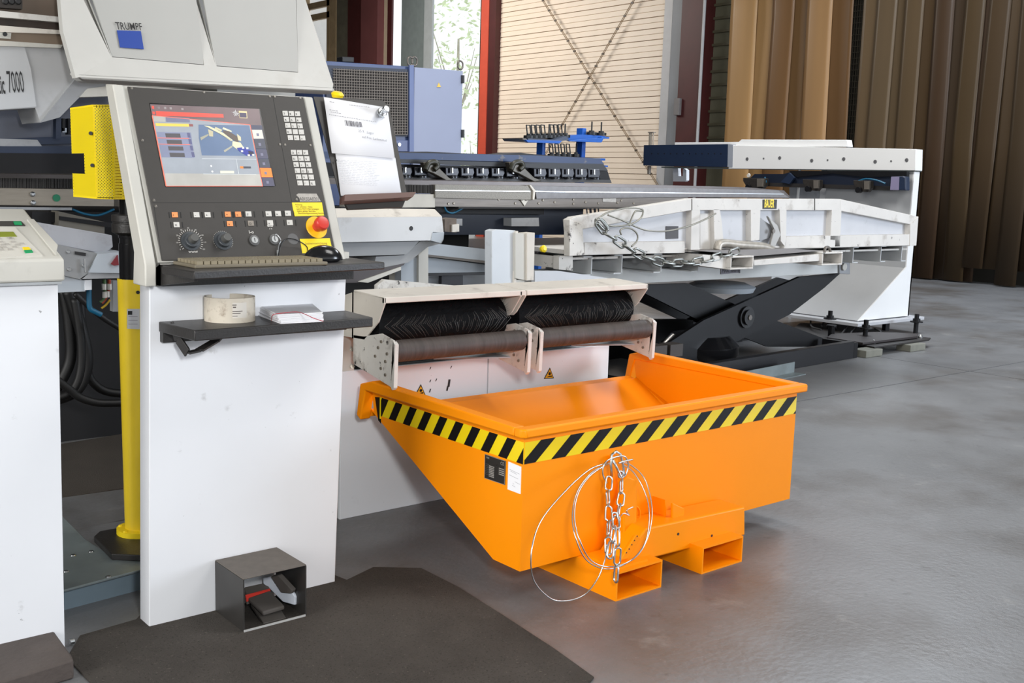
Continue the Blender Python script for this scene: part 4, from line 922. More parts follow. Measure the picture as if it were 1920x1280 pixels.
gt = [aty(133, 204, 3.64), aty(175, 198, 3.50), aty(209, 198, 3.50), aty(262, 200, 3.62)]; gb = [aty(139, 367, 3.64), aty(182, 371, 3.50), aty(214, 372, 3.50), aty(268, 372, 3.62)]
for a in gb:
    pass
zt, zb = gt[1].z, gb[1].z
def vx(p, z): return Vector((p.x, p.y, z))
for k, nm in ((0, 'guard_side'), (1, 'guard_face'), (2, 'guard_side')):
    a, b = gt[k], gt[k+1]
    a0, b0 = gb[k], gb[k+1]
    n = (b-a).cross(Vector((0, 0, 1))).normalized()*.003
    if k == 0:
        l = lambda f, g: (a.lerp(b, f)).lerp(a0.lerp(b0, f), g)
        mbx = MB(); mbx.prism([l(0, 0), l(1, 0), l(1, 1), l(0, 1), l(0, .74), l(.55, .74), l(.55, .51), l(0, .51)], n)
    else: mbx = MB().prism([a, b, b0, a0], n)
    mbx.build(nm, PERF, po)
for k in (1, 2, 3): MB().bar(gt[k]+Vector((0, 0, .002)), gb[k]-Vector((0, 0, .002)), .005).build('guard_edge', YELLOW, po)
for k in (0, 1, 2): MB().bar(gt[k], gt[k+1], .006).build('guard_edge', YELLOW, po); MB().bar(gb[k], gb[k+1], .006).build('guard_edge', YELLOW, po)
for (x, y) in ((171, 250), (174, 310)): c = aty(x, y, 3.508); MB().cyl(c, c+Vector((-.004, -.006, 0)), .006, 10).build('guard_screw', INK, po)
# galvanised floor duct
gd = thing('floor_duct', 'galvanised screwed floor cable duct behind the white console', 'cable duct', (1.1, 3.6, 0))
MB().prism([atz(x, y, .078) for x, y in ((60, 1118), (122, 1105), (330, 1050), (330, 1000), (262, 1040), (200, 1036), (160, 1010), (122, 972), (60, 905))], (0, 0, -.008)).build('duct_lid', GALV, gd, bevel=.002)
a, b = atz(60, 1118, .07), atz(330, 1050, .07); MB().prism([a, b, Vector((b.x, b.y, 0)), Vector((a.x, a.y, 0))], (0, .01, 0)).build('duct_side', mat('duct_side_steel', (122, 140, 152), .45, .3, var=.1), gd)
for (x, y) in ((137, 1041), (171, 1034), (236, 1048), (203, 1081), (124, 1071)): MB()._lathe(atz(x, y, .078), (0, 0, 1), [(.009, 0), (.007, .003)], 12).build('screw', STEEL, gd, smooth='sharp')

# ------------------------------------------------------------------ punching machine: head, jaw, table and undercarriage
pm = thing('punching_machine', 'large white sheet-metal punching machine with logo hood, brush table and dark underside', 'machine', (1.5, 5.5, 0))
LP = Vector((0, 4.15, 1.70)); TPT = Vector((0, 4.36, 2.15)); hn = (TPT-LP).cross(Vector((1, 0, 0))).normalized()
back = Vector((0, .04, 0))
def HP(pts, vec=back, P0=LP, n=hn): return PP3(pts, P0, n, vec)
HP([(110, -40), (150, -40), (157, 0), (209, 107), (142, 146), (118, 58), (113, 0)]).build('hood_front', HOODG, pm)
HP([(142, 146), (209, 107), (383, 122), (405, 124), (559, 136), (625, 158), (623, 170), (150, 144.5)]).build('hood_front', HOODG, pm)
HP([(360, -40), (365, 0), (383, 122), (405, 124), (367, 0), (362, -40)]).build('hood_front', HOODG, pm)
HP([(555, -40), (556, 0), (559, 136), (625, 158), (573, 0), (560, -40)]).build('hood_front', HOODG, pm)
# rolled lower lip
a, b = HP([(142, 146), (625, 160), (625, 165)]).v[0], HP([(142, 146), (625, 160), (625, 165)]).v[1]
lipm = MB()
q0 = [onpl(x, y, LP, hn) for x, y in ((142, 134), (625, 158))]; q1 = [onpl(x, y, LP, hn) for x, y in ((143, 146), (625, 170))]; q2 = [onpl(x, y, LP+Vector((0, .05, 0)), hn) for x, y in ((160, 153), (620, 178))]
lipm.prism([q0[0], q1[0], q2[0], q2[0]+Vector((0, .1, 0)), q0[0]+Vector((0, .1, 0))], q1[1]-q1[0]).build('hood_lip', HOODG, pm, bevel=.012)
P2 = onpl(209, 107, LP, hn); n2 = Vector((0, -1, .62)).normalized()
TP2 = P2+Vector((0, .10, .28)); n2 = (TP2-P2).cross(Vector((1, 0, 0))).normalized()
pa = HP([(163, -40), (175, 0), (210, 106), (383, 121), (363, -40)], Vector((0, .01, 0)), P2+Vector((0, .004, 0)), n2).build('hood_panel', PANELG, pm)
HP([(376, -40), (382, 0), (405, 123), (559, 135), (554, -40)], Vector((0, .01, 0)), P2+Vector((0, .004, 0)), n2).build('hood_panel', PANELG, pm)
HP([(100, -40), (560, -40), (600, 130), (150, 130)], Vector((0, .5, 0)), LP+Vector((0, .24, 0)), hn).build('hood_core', SHADEG, pm)
for (p, q_, r_) in (((150, -40), (157, 0), (209, 107)), ((362, -40), (367, 0), (405, 124))):
    pts = [onpl(*p, LP, hn), onpl(*q_, LP, hn), onpl(*r_, LP, hn)]
    MB().prism([pts[0], pts[2], pts[2]+Vector((0, .02, 0)), pts[0]+Vector((0.06, .22, 0))], (.003, 0, 0)).build('recess_side', HOODG, pm)
lg = [onpl(x, y, P2+Vector((0, .0, 0)), n2) for x, y in ((219, 57), (264, 58.5), (269.5, 92.5), (225, 89))]
MB().prism(lg, hn*(-.0015) if hn.y > 0 else hn*.0015).build('logo_square', LOGOB, pa)
u_ = (lg[1]-lg[0]).normalized(); v_ = (lg[0]-lg[3]).normalized()
text('TRUMPF', onpl(218.5, 55, P2+Vector((0, -.004, 0)), n2), u_, Vector((0, .34, .94)), .043, INK, pa, 'logo_lettering', bold=.006, sx=.66)
MB().box((2.15, 4.75, 1.42), (2.55, 6.0, 2.7)).build('machine_column', HOODG, pm)
MB().box((1.5, 4.55, 2.2), (2.5, 6.0, 2.7)).build('machine_column', HOODG, pm)
# left jaw cover and lettered panel
YJ = 4.45
PY(YJ, [(-60, 78), (0, 84), (112, 91), (118, 60), (142, 146), (76, 230), (66, 202), (0, 206), (-60, 210)], .25).build('jaw_cover', mat('jaw_grey_paint', (178, 179, 180), .42, var=.04, scale=4, dirt=[((120, 116, 108), .55, .8, 8, .35)]), pm)
PY(YJ-.012, [(142, 147), (212, 160), (165, 166), (112, 220), (76, 230)], .2).build('jaw_underside', SHADEG, pm)
PY(YJ-.02, [(165, 166), (212, 160), (212, 180), (150, 182)], .1).build('jaw_step', CREAM, pm)
PY(YJ-.006, [(-60, 82), (46, 88), (58, 130), (68, 200), (0, 205), (-60, 210)], .01).build('lettered_panel', mat('panel_soft_white', (190, 192, 194), .42), pm)
text('ic', aty(3, 175, YJ-.008), (1, 0, .09), (0, 0, 1), .098, INK, pm, bold=.02, sx=.23); text('t', aty(-2, 175, YJ-.008), (1, 0, .09), (0, 0, 1), .098, INK, pm, bold=.02, sx=.23)
text('7000', aty(16, 174, YJ-.008), (1, 0, .09), (.0, 0, 1), .118, INK, pm, bold=-.0, sx=.255)
for (nm, pts, m_, yo) in (('upper_ledge', [(-60, 14), (116, 32), (117, 42), (-60, 27)], WORN, -.03), ('dark_slot', [(-60, 27), (120, 42), (120, 57), (-60, 44)], mat('oily_brown', (52, 40, 32), .6, var=.3, scale=12), .0), ('middle_ledge', [(-60, 43), (118, 57), (117, 64), (-60, 58)], CREAMW, -.02), ('brown_rail', [(-60, 58), (117, 64), (117, 84), (-60, 74)], mat('tan_rail', (122, 106, 90), .5, .2, var=.1), -.01), ('lower_ledge', [(-60, 72), (118, 84), (114, 90), (-60, 84)], CREAM, -.02), ('upper_body', [(-60, -40), (112, -40), (114, 34), (-60, 16)], mat('brown_grey_housing', (98, 84, 72), .6), .02)):
    PY(YJ+yo, pts, .2).build(nm, m_, pm)
PY(YJ-.02, [(-60, -40), (42, -40), (42, 17), (-60, 10)], .1).build('ribbed_block', mat('dark_block', (44, 38, 34), .6), pm)
for x in (10, 22, 34): MB()._lathe(aty(x, 3, YJ-.022), (0, -1, 0), [(.012, 0), (.008, .004)], 12).build('block_bolt', INK, pm)
PY(YJ-.02, [(-20, 59), (21, 62), (20, 73), (-20, 70)], .02).build('rail_clip', CREAM, pm); MB()._lathe(aty(9, 64, YJ-.022), (0, -1, 0), [(.008, 0), (.008, .006)], 12).build('clip_screw', INK, pm)
# dark gap behind, rails feeding the table
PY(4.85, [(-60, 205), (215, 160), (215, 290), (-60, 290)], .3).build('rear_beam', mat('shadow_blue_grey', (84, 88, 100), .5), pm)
PY(4.8, [(-60, 262), (138, 255), (160, 268), (-60, 275)], .05).build('rail_top', NAVY, pm); PY(4.79, [(-60, 258), (70, 262), (80, 276), (-60, 272)], .05).build('rail_plate', SHADEG, pm)
PY(4.78, [(-60, 274), (140, 274), (140, 290), (-60, 286)], .05).build('navy_rail', NAVY, pm); PY(4.77, [(-60, 286), (159, 288), (159, 326), (-60, 324)], .08).build('black_rail', BLACKS, pm)
for (x, y, w, h, m_) in ((105, 220, 10, 40, NAVY), (117, 222, 5, 24, BLACKS), (117, 240, 8, 8, BLUEG), (128, 222, 10, 30, BLACKS)): PY(4.70, [(x, y), (x+w, y), (x+w, y+h), (x, y+h)], .04).build('rail_stop', m_, pm)
YTB = 5.2
def TB(name, pts, m_, dep, dy=0.0, **k): return PY(YTB+dy, pts, dep).build(name, m_, pm, **k)
TB('table_top', [(-80, 324), (752, 338), (1080, 343), (1400, 351), (1470, 357), (1482, 369), (1280, 368), (816, 349), (-80, 331)], mat('table_dark_steel', (92, 86, 84), .35, .4, var=.1, scale=10), 1.1, .01)
TB('brush_strip', [(-80, 333), (214, 336), (214, 354), (-80, 351)], BRBAR, .04); TB('brush_strip', [(700, 345), (815, 347), (815, 363), (700, 361)], BRBAR, .04)
# individual bristle tufts of the two brush strips
mb = MB()
for x0_, x1_, yt_, yb_ in ((-60, 214, 332.5, 353), (752, 815, 346, 362.5)):
    x = x0_
    while x < x1_: mb.prism([aty(x, yt_+.015*(x-x0_), YTB-.006), aty(x+1.3, yt_+.015*(x-x0_), YTB-.006), aty(x+1.3, yb_+rnd.uniform(-1, .5), YTB-.006), aty(x, yb_+rnd.uniform(-1, .5), YTB-.006)], (0, .006, 0)); x += rnd.uniform(2.2, 3.4)
mb.build('bristle', mat('charcoal_tuft', (66, 64, 62), .8), pm, kind='stuff')
TB('front_rail', [(-80, 351), (214, 355), (214, 387), (-80, 384)], STAIN, .05, -.01, bevel=.002); TB('front_rail', [(645, 363), (816, 364), (816, 389), (645, 389)], mat('stained_cream_rail', (190, 186, 176), .45, var=.08, scale=12), .05, -.01, bevel=.002)
for (x, y) in ((61, 364), (62, 380)): MB()._lathe(aty(x, y, YTB-.012), (0, -1, 0), [(.013, 0), (.012, .005), (.006, .008)], 8).build('bolt', STEEL, pm)
MB()._lathe(aty(106, 371, YTB-.0115), (0, -1, 0), [(.017, 0), (.017, .002)], 20).build('green_sticker', mat('sticker_green', (20, 120, 84), .5), pm)
TB('toothed_rack', [(-80, 387), (135, 389), (135, 394), (-80, 392)], SHADEG, .04)
TB('edge_profile', [(816, 346), (993, 348), (1000, 356), (1003, 374), (1000, 375), (816, 371)], mat('perforated_steel', (132, 128, 120), .5, .4, var=.25, scale=160), .05, -.02, bevel=.002)
TB('edge_profile', [(994, 348), (1280, 353), (1460, 357), (1482, 371), (1280, 370), (1006, 373), (1004, 358)], mat('edge_steel', (112, 110, 110), .45, .5, var=.1, scale=30), .05, -.02, bevel=.002)
for x0_, x1_, y0_, y1_ in ((816, 994, 356, 358), (1004, 1470, 358, 363)): TB('profile_highlight', [(x0_, y0_), (x1_, y1_), (x1_, y1_+1.5), (x0_, y0_+1.5)], STEEL, .01, -.026)
TB('joint_strip', [(993, 347), (996, 347), (1004, 357), (1002, 374), (999, 374), (1000, 358)], mat('joint_cream', (214, 208, 196), .4), .03, -.03)
TB('lower_rail', [(816, 370), (1290, 370), (1290, 391), (816, 387)], STAIND, .05, -.005)
TB('toothed_rack', [(860, 388), (1200, 389), (1200, 391.5), (860, 391)], mat('rack_dark', (40, 38, 38), .6), .03, -.01)
tri = [aty(x, y, YTB-.008) for x, y in ((970, 367), (995, 366.5), (983, 386))]; tg = MB().prism(tri, (0, -.004, 0)).build('triangle_bracket', mat('bracket_cream', (212, 208, 198), .4), pm)
for x in (978, 987): MB()._lathe(aty(x, 372, YTB-.013), (0, -1, 0), [(.016, 0), (.014, .003)], 12).build('bracket_screw', STAIND, tg)
TB('rail_label', [(1130, 370), (1155, 370.5), (1155, 379), (1130, 378)], LABELS, .002, -.008)
for (x, y) in ((841, 382), (851, 381), (935, 374), (966, 381), (1018, 375), (1040, 379), (1075, 374), (1075, 382), (1098, 379), (1122, 381), (1158, 380), (1165, 376), (1188, 381), (1010, 381)): MB()._lathe(aty(x, y, YTB-.007), (0, -1, 0), [(.008, 0), (.006, .003)], 8).build('bolt', STAIN, pm)
# blue carriage under the table
TB('under_carriage', [(640, 388), (1094, 391), (1090, 440), (640, 440)], NAVY2, .3, .1); TB('carriage_gap', [(816, 387), (1020, 389), (1020, 402), (816, 400)], BLACKS, .05, .07)
TB('carriage_block', [(959, 409), (1010, 408), (1011, 424), (959, 424)], SHADEG, .1, .02); TB('carriage_block', [(856, 410), (867, 410), (867, 423), (856, 422)], SHADEG, .05, .02)
MB().tube(curvepts([aty(x, y, YTB+.02) for x, y in ((833, 386), (838, 396), (850, 399), (868, 390))]), .006, 6).build('blue_hose', mat('hose_blue', (20, 96, 130), .4), pm, smooth=True)
MB().tube(curvepts([aty(x, y, YTB+.02) for x, y in ((135, 392), (160, 401), (186, 403), (214, 392))]), .006, 6).build('blue_hose', mat('hose_blue', (20, 96, 130), .4), pm, smooth=True)
MB().tube(curvepts([aty(x, y, YTB+.02) for x, y in ((700, 389), (716, 398), (733, 389))]), .005, 6).build('blue_hose', mat('hose_blue', (20, 96, 130), .4), pm, smooth=True)
# lower carriage beam seen left and right of the console
YB_ = 4.55
MB().prism([aty(x, y, YB_) for x, y in ((560, 408), (829, 406), (832, 436), (812, 435), (808, 451), (560, 456))], (0, .45, 0)).build('carriage_beam', mat('beam_white', (206, 208, 210), .42, var=.03, dirt=[((140, 134, 124), .58, .75, 7, .4)]), pm, bevel=.002)
MB().prism([aty(560, 408, YB_), aty(829, 406, YB_), aty(815, 392, YB_+.09), aty(560, 390, YB_+.09)], (0, .02, 0)).build('beam_bevel', CREAMW, pm)
MB().prism([aty(x, y, YB_-.004) for x, y in ((811, 436), (833, 435), (832, 448), (826, 456), (808, 451))], (0, .3, 0)).build('beam_corner', BLUEG, pm, bevel=.002)
MB().prism([aty(x, y, YB_+.03) for x, y in ((560, 456), (786, 452), (762, 477), (560, 483))], (0, .3, 0)).build('beam_belly', mat('belly_grey', (136, 139, 142), .5), pm)
MB().prism([aty(x, y, YB_+.06) for x, y in ((705, 481), (758, 478), (788, 452), (832, 448), (828, 456), (802, 463), (765, 492), (700, 505))], (0, .2, 0)).build('belly_edge', mat('edge_grey', (150, 152, 154), .5), pm)
MB().prism([aty(x, y, YB_+.06) for x, y in ((640, 508), (760, 492), (757, 497), (700, 520), (672, 530), (645, 530))], (0, .2, 0)).build('dark_wedge', mat('wedge_grey', (78, 74, 76), .6), pm)
MB()._lathe(aty(771, 428, YB_-.001), (0, -1, 0), [(.012, 0), (.010, .003)], 10).build('cap_screw', INK, pm)
PY(YB_+.1, [(834, 411), (856, 409), (856, 436), (834, 434)], .1).build('end_block', mat('dirty_block', (104, 92, 82), .6, var=.3, scale=20), pm); PY(YB_+.09, [(848, 421), (861, 420), (861, 434), (848, 435)], .05).build('end_cap', CREAMW, pm)
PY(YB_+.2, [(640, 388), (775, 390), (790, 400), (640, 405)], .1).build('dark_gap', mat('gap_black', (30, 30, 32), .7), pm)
# left part of the carriage under the table
XL = 1.25
PY(4.75, [(60, 415), (110, 417), (110, 398), (60, 396)], .2).build('dark_bracket', BLACKS, pm); PY(4.7, [(110, 396), (196, 416), (196, 440), (110, 424)], .1).build('rail_block', mat('rail_tan', (104, 100, 92), .5, .2, var=.15), pm); PY(4.69, [(112, 405), (210, 418), (212, 427), (112, 412)], .05).build('rail_slot', BLACKS, pm)
PY(4.5, [(62, 415), (196, 438), (210, 441), (212, 463), (200, 473), (184, 474), (62, 450)], .3).build('carriage_arm', mat('arm_grey', (158, 160, 166), .45, var=.05, dirt=[((110, 104, 98), .55, .75, 10, .4)]), pm, bevel=.003)
PY(4.42, [(95, 455), (180, 474), (185, 477), (166, 513), (152, 524), (95, 510)], .2).build('sensor_box', mat('box_mid_grey', (132, 134, 136), .5, var=.05), pm)
PY(4.41, [(184, 476), (232, 472), (232, 512), (166, 511)], .2).build('sensor_box_front', BLUEG, pm); PY(4.42, [(166, 511), (232, 511), (232, 521), (150, 523)], .2).build('box_base', SHADEG, pm)
PY(4.415, [(141, 471), (161, 474), (161, 480), (141, 477)], .01).build('cable_slot', INK, pm)
for (x, y) in ((128, 472), (130, 505), (157, 498)): MB()._lathe(aty(x, y, 4.418), (0, -1, 0), [(.008, 0), (.006, .004)], 8).build('bolt', STEEL, pm)
PY(4.4, [(158, 485), (160, 485), (161, 510), (159, 510)], .01).build('bright_edge', STEEL, pm)
PY(4.46, [(95, 508), (150, 524), (160, 526), (160, 546), (95, 549)], .2).build('white_housing', BLUEG, pm); PY(4.45, [(160, 525), (172, 524), (172, 543), (160, 544)], .05).build('connector', WHITE2, pm)
PY(4.40, [(209, 495), (221, 478), (223, 497), (214, 498)], .01).build('red_reflector', mat('reflector_red', (120, 30, 40), .4), pm)
MB().box((-1.6, 5.45, .0), (2.35, 6.4, 1.15)).build('machine_base', mat('dark_interior_black', (16, 16, 19), .7), pm)  # near-black colour stands in for the dark interior under the machine
MB().box((2.35, 5.5, .35), (4.2, 6.2, 1.12)).build('machine_base', mat('dark_interior_black', (16, 16, 19)), pm)
def hose(pts, r, m_, Y, nm='hose'): MB().tube(curvepts([aty(x, y, Y) for x, y in pts]), r, 8).build(nm, m_, pm, smooth=True)
hose([(128, 545), (150, 610), (163, 670), (156, 710), (138, 735), (100, 750)], .03, RUBBER, 5.1)
hose([(120, 545), (130, 610), (130, 680), (95, 745)], .028, RUBBER, 5.2)
hose([(140, 560), (152, 640), (150, 700), (132, 735), (96, 748)], .02, RUBBER, 5.0)
hose([(90, 700), (128, 728), (150, 745), (185, 755), (232, 755)], .018, RUBBER, 4.9); hose([(140, 550), (185, 590), (232, 620), (250, 630)], .012, RUBBER, 4.9); hose([(150, 560), (158, 640), (166, 700), (182, 724), (205, 735), (240, 738)], .02, RUBBER, 5.15)
hose([(167, 524), (167, 560), (169, 578), (180, 585), (190, 590)], .011, mat('hose_blue', (20, 96, 130)), 4.6)
hose([(195, 524), (197, 548), (195, 560), (188, 567)], .008, mat('wire_green', (70, 100, 60), .5), 4.6, 'wire'); hose([(205, 524), (203, 545), (197, 560), (190, 568)], .008, mat('wire_red', (150, 60, 40), .5), 4.6, 'wire'); hose([(206, 562), (198, 572), (190, 578)], .005, mat('wire_yellow', (180, 150, 40), .5), 4.6, 'wire')
for (x, y) in ((195, 532), (196, 547), (205, 532), (201, 546)): c = aty(x, y, 4.59); MB().cyl(c, c+Vector((0, 0, -.025)), .010, 8).build('wire_sleeve', KEYW, pm)
PY(4.7, [(212, 526), (222, 526), (222, 584), (212, 584)], .04).build('valve', SHADEG, pm)

# ------------------------------------------------------------------ lift table and platform
lt = thing('scissor_lift', 'white-topped black scissor lift table standing right of the brush rollers', 'lift table', (6.3, 5.2, 0))
LY = 4.72; XLP = 4.36
tz_ = .97; zc = aty(1470, 467, LY).z
# platform slab: dark top, worn white edges
MB().box((XLP+.02, LY+.04, zc-.035), (8.2, 6.6, zc-.02)).build('platform_top', mat('platform_dark', (44, 42, 42), .45, var=.15), lt)
MB().box((XLP, LY+.02, zc-.09), (XLP+.02, 6.6, zc-.018)).build('platform_edge', WORNX, lt); MB().box((XLP+.02, LY+.02, zc-.034), (8.2, LY+.04, zc-.02)).build('platform_edge', WORNX, lt)
MB().box((XLP+.05, LY+.1, zc-.30), (XLP+.07, 6.4, zc-.12)).build('end_beam', BLUEG, lt); MB().box((XLP+.03, LY+.1, zc-.20), (XLP+.05, 6.4, zc-.19)).build('beam_ledge', SHADEG, lt)
zch = aty(1241, 511, LY).z; LF = LY+.34
MB().box((XLP-.1, LF, aty(1573, 512, LF).z), (aty(1576, 500, LF).x, LF+.08, zch)).build('top_frame', mat('frame_white', (206, 208, 206), .42), lt, bevel=.003)
# C-channels under the platform with visible open ends
def channel(px, py, s, h=36.0):
    p = aty(px, py, LY); q = aty(px, py+h, LY); H = p.z-q.z; t_ = .008; L_ = .42; w_ = .07*s
    mb = MB(); mb.box((p.x-t_/2, LY, q.z), (p.x+t_/2, LY+L_, p.z))
    xa, xb = sorted((p.x, p.x+w_)); mb.box((xa, LY, q.z), (xb, LY+L_, q.z+t_)); mb.box((xa, LY, p.z-t_), (xb, LY+L_, p.z))
    mb.build('cross_channel', mat('channel_white', (200, 203, 204), .45, var=.05), lt)
for px, py in ((1110, 480), (1167, 477), (1241, 475), (1311, 473)): channel(px, py, -1, 36)
for px, py in ((1601, 463), (1653, 461), (1692, 460)): channel(px, py, 1, 30)
MB().prism([aty(x, y, LY-.01) for x, y in ((1048, 480), (1074, 480), (1074, 507), (1048, 505))], (0, .05, 0)).build('corner_post', WORNX, lt)
MB()._lathe(aty(1016, 467, LY-.01), (0, -1, .2), [(.018, 0), (.022, .02), (.012, .03)], 12).build('yellow_valve_knob', YELLOW, lt)
c = aty(1582, 500, LF-.02); PY(LF-.015, [(1574, 485), (1594, 484), (1594, 514), (1574, 513)], .05).build('hinge_plate', SHADEG, lt, bevel=.004); MB()._lathe(c, (0, -1, 0), [(.03, 0), (.03, .012), (.015, .014)], 16).build('hinge_pin', CREAM, lt)
PY(LF-.006, [(1352, 503), (1388, 501), (1388, 511), (1352, 514)], .004).build('load_plate', mat('plate_violet_grey', (128, 124, 134), .5), lt)
text('MAX. 3000 kg', aty(1354, 511, LF-.008), (1, 0, .0), (0, 0, 1), .048, INK, lt, sx=.75)
# scissor legs
SY = LF+.1
PY(SY, [(1240, 655), (1246, 648), (1320, 600), (1500, 519), (1576, 512), (1545, 540), (1480, 590), (1430, 615), (1340, 662), (1310, 685), (1250, 690)], .03).build('scissor_leg', BLACKS, lt)
PY(SY+.12, [(1195, 534), (1290, 531), (1400, 580), (1560, 640), (1525, 650), (1440, 650), (1300, 595), (1210, 550)], .03).build('scissor_leg', BLACKS, lt)
PY(SY+.9, [(1210, 545), (1290, 540), (1400, 590), (1500, 640), (1440, 655), (1300, 610), (1200, 565)], .03).build('scissor_leg', BLACKS, lt); PY(SY+.9, [(1190, 655), (1300, 590), (1460, 520), (1500, 530), (1380, 600), (1250, 665)], .03).build('scissor_leg', BLACKS, lt)
c = aty(1398, 594, SY); 
for r, h in ((.085, .02), (.06, .04)): MB()._lathe(c, (0, -1, 0), [(r, 0), (r, h)], 28).build('pivot_collar', mat('pivot_black', (20, 20, 22), .35), lt, smooth='sharp')
MB()._lathe(c-Vector((0, .04, 0)), (0, -1, 0), [(.022, 0), (.022, .008)], 6).build('pivot_bolt', STAIND, lt)
MB()._lathe(aty(1350, 545, LY+.75), (0, 0, 1), [(.26, 0), (.28, .04), (.25, .05), (.20, .07)], 32).build('air_bellows_top', BLUEG, lt, smooth='sharp')
MB()._lathe(Vector((6.35, LY+.62, .05)), (0, 0, 1), [(.26, 0), (.30, .06), (.30, .12), (.22, .2)], 32).build('air_bellows', BLACKG, lt, smooth='sharp')
PY(LY+1.1, [(1180, 600), (1300, 600), (1300, 700), (1180, 720)], .1).build('rear_frame', BLACKS, lt)
# base frame on the floor
b0, b1 = atz(1200, 742, 0), atz(1600, 671.5, 0); zb_ = aty(1594, 641, b1.y).z
b1t = onpl(1594, 641, b1, (0, 1, 0)); hb = b1t.z
dirv = (b1-b0).normalized(); sd = Vector((-dirv.y, dirv.x, 0))
MB().prism([b0, b1, b1+sd*.06, b0+sd*.06], (0, 0, hb)).build('base_beam', mat('base_beam_black', (20, 20, 24), .4, var=.15, dirt=[((96, 70, 60), .68, .72, 9, .5)]), lt, bevel=.003)
MB().prism([b1, b1+dirv*.06, b1+dirv*.06+sd*.3, b1+sd*.3], (0, 0, hb*.9)).build('base_end', BLACKS, lt)
MB().prism([b0+sd*.06, b0+sd*.12, b0+sd*1.1, b0+sd*1.1-dirv*.05], (0, 0, .1)).build('base_beam', BLACKS, lt)
MB().prism([b0+sd*1.1, b1+sd*1.1, b1+sd*1.16, b0+sd*1.16], (0, 0, hb)).build('base_beam', BLACKS, lt)
for (x, y) in ((1228, 655), (1258, 652)): c = aty(x, y, 4.6); MB().box(c-Vector((.06, .05, .05)), c+Vector((.06, .05, .03))).build('stop_block', mat('stop_block_brown', (58, 52, 48), .6), lt)
ai = MB(); a, b = atz(1330, 732, 0), atz(1489, 699, 0); ai.prism([a, b, b+Vector((0, 0, .085)), a+Vector((0, 0, .085))], (0, .006, 0)); ai.prism([a+Vector((0, -.09, 0)), b+Vector((.02, -.09, 0)), b, a], (0, 0, .006))
ao = ai.build('steel_angle', GALV, None); tag(ao, 'length of galvanised angle on the floor in front of the black lift beam', 'steel angle')

# ------------------------------------------------------------------ worn white skip on the lift
ws = thing('worn_white_skip', 'scratched white tipping skip with sloping ends sitting on the lift table', 'skip', (6.3, 4.9, zc))
WY = 4.62
def w3(x, y): return (1280+x/3.0, 300+y/3.0)
def WP(name, pts, m_, dep, dy=0, **k): return PY(WY+dy, pts, dep).build(name, m_, ws, **k)
WP('side_sheet', [(1070, 418), (1297, 385), (1577, 380), (1716, 412), (1716, 460), (1470, 467), (1077, 479)], mat('skip_inner_grey', (196, 198, 203), .45, var=.05, scale=4, dirt=[((110, 104, 100), .6, .8, 12, .4), ((60, 56, 52), .7, .73, 30, .5)]), .02, .045)
WP('back_sheet', [(1080, 418), (1297, 385), (1577, 380), (1712, 414), (1712, 458), (1077, 477)], WORN, .02, .5)
WP('bottom_sheet', [(1077, 470), (1716, 455), (1716, 460), (1077, 478)], WORN, .5, .03)
WP('top_rail', [(1068, 412), (1077, 407), (1297, 372), (1297, 394), (1090, 430), (1070, 436)], WORN, .06, bevel=.003)
WP('top_rail', [(1297, 372), (1575.5, 373), (1575.5, 394), (1297, 394)], WORN, .06, bevel=.003)
WP('top_rail', [(1575.5, 373), (1722, 406), (1709, 421), (1575.5, 395)], WORN, .06, bevel=.003)
WP('end_plate', [(1068, 412), (1092, 420), (1096, 478), (1068, 480)], WORNX, .05, -.005, bevel=.002); WP('end_plate', [(1707, 421), (1722, 406), (1718, 460), (1706, 461)], WORN, .05, -.005)
WP('bottom_rail', [(1096, 455), (1284, 452), (1284, 474), (1096, 478)], WORN, .05, .0, bevel=.002); WP('bottom_rail', [(1475, 443), (1707, 439), (1707, 460), (1470, 466)], WORN, .05, .0, bevel=.002)
for pts in ([(1297, 393), (1313, 393), (1312, 472), (1295, 473)], [(1338, 392), (1350, 392), (1354, 420), (1356, 445), (1362, 466), (1340, 468)], [(1408, 393), (1426, 393), (1424, 450), (1408, 452)], [(1462, 393), (1475, 393), (1474, 465), (1464, 452)], [(1560, 393), (1578, 393), (1575, 462), (1556, 463)]):
    WP('rib', pts, WORN, .05, .0, bevel=.002)
WP('side_plate', [(1313, 400), (1350, 400), (1345, 470), (1313, 470)], WORNX if False else WORN, .01, .03)
WP('rail_joint', [(1527, 372.5), (1528.5, 372.5), (1528.5, 394), (1527, 394)], mat('joint_line', (70, 66, 62), .6), .004, -.002); WP('rail_joint', [(1297, 372.5), (1298.2, 372.5), (1298.2, 394), (1297, 394)], mat('joint_line', (70, 66, 62)), .004, -.002)
WP('data_plate', [(1249, 424), (1272, 424), (1272, 447), (1249, 448)], mat('plate_grey_black', (58, 56, 58), .5), .004, .04)
bs = WP('maker_sticker', [(1430.5, 374), (1457, 374), (1456, 391.5), (1430.5, 391.5)], mat('sticker_black', (22, 24, 22), .5), .003, -.0035)
text('BAUER', aty(1433, 388.3, WY-.0042), (1, 0, 0), (0, 0, 1), .078, YELLOW, bs, bold=.03, sx=.46)
WP('latch_plate', [(1424, 408), (1454, 427), (1456, 442), (1424, 452)], STAIND if False else SHADEG, .008, .02, bevel=.002); WP('latch_arm', [(1440, 405), (1458, 422), (1464, 440), (1452, 466), (1444, 462), (1452, 430)], mat('latch_grey', (160, 158, 154), .4, .3), .02, -.01, bevel=.003)
MB()._lathe(aty(1449, 433, WY-.012), (0, -1, 0), [(.016, 0), (.016, .01)], 12).build('latch_pin', STAIND, ws)
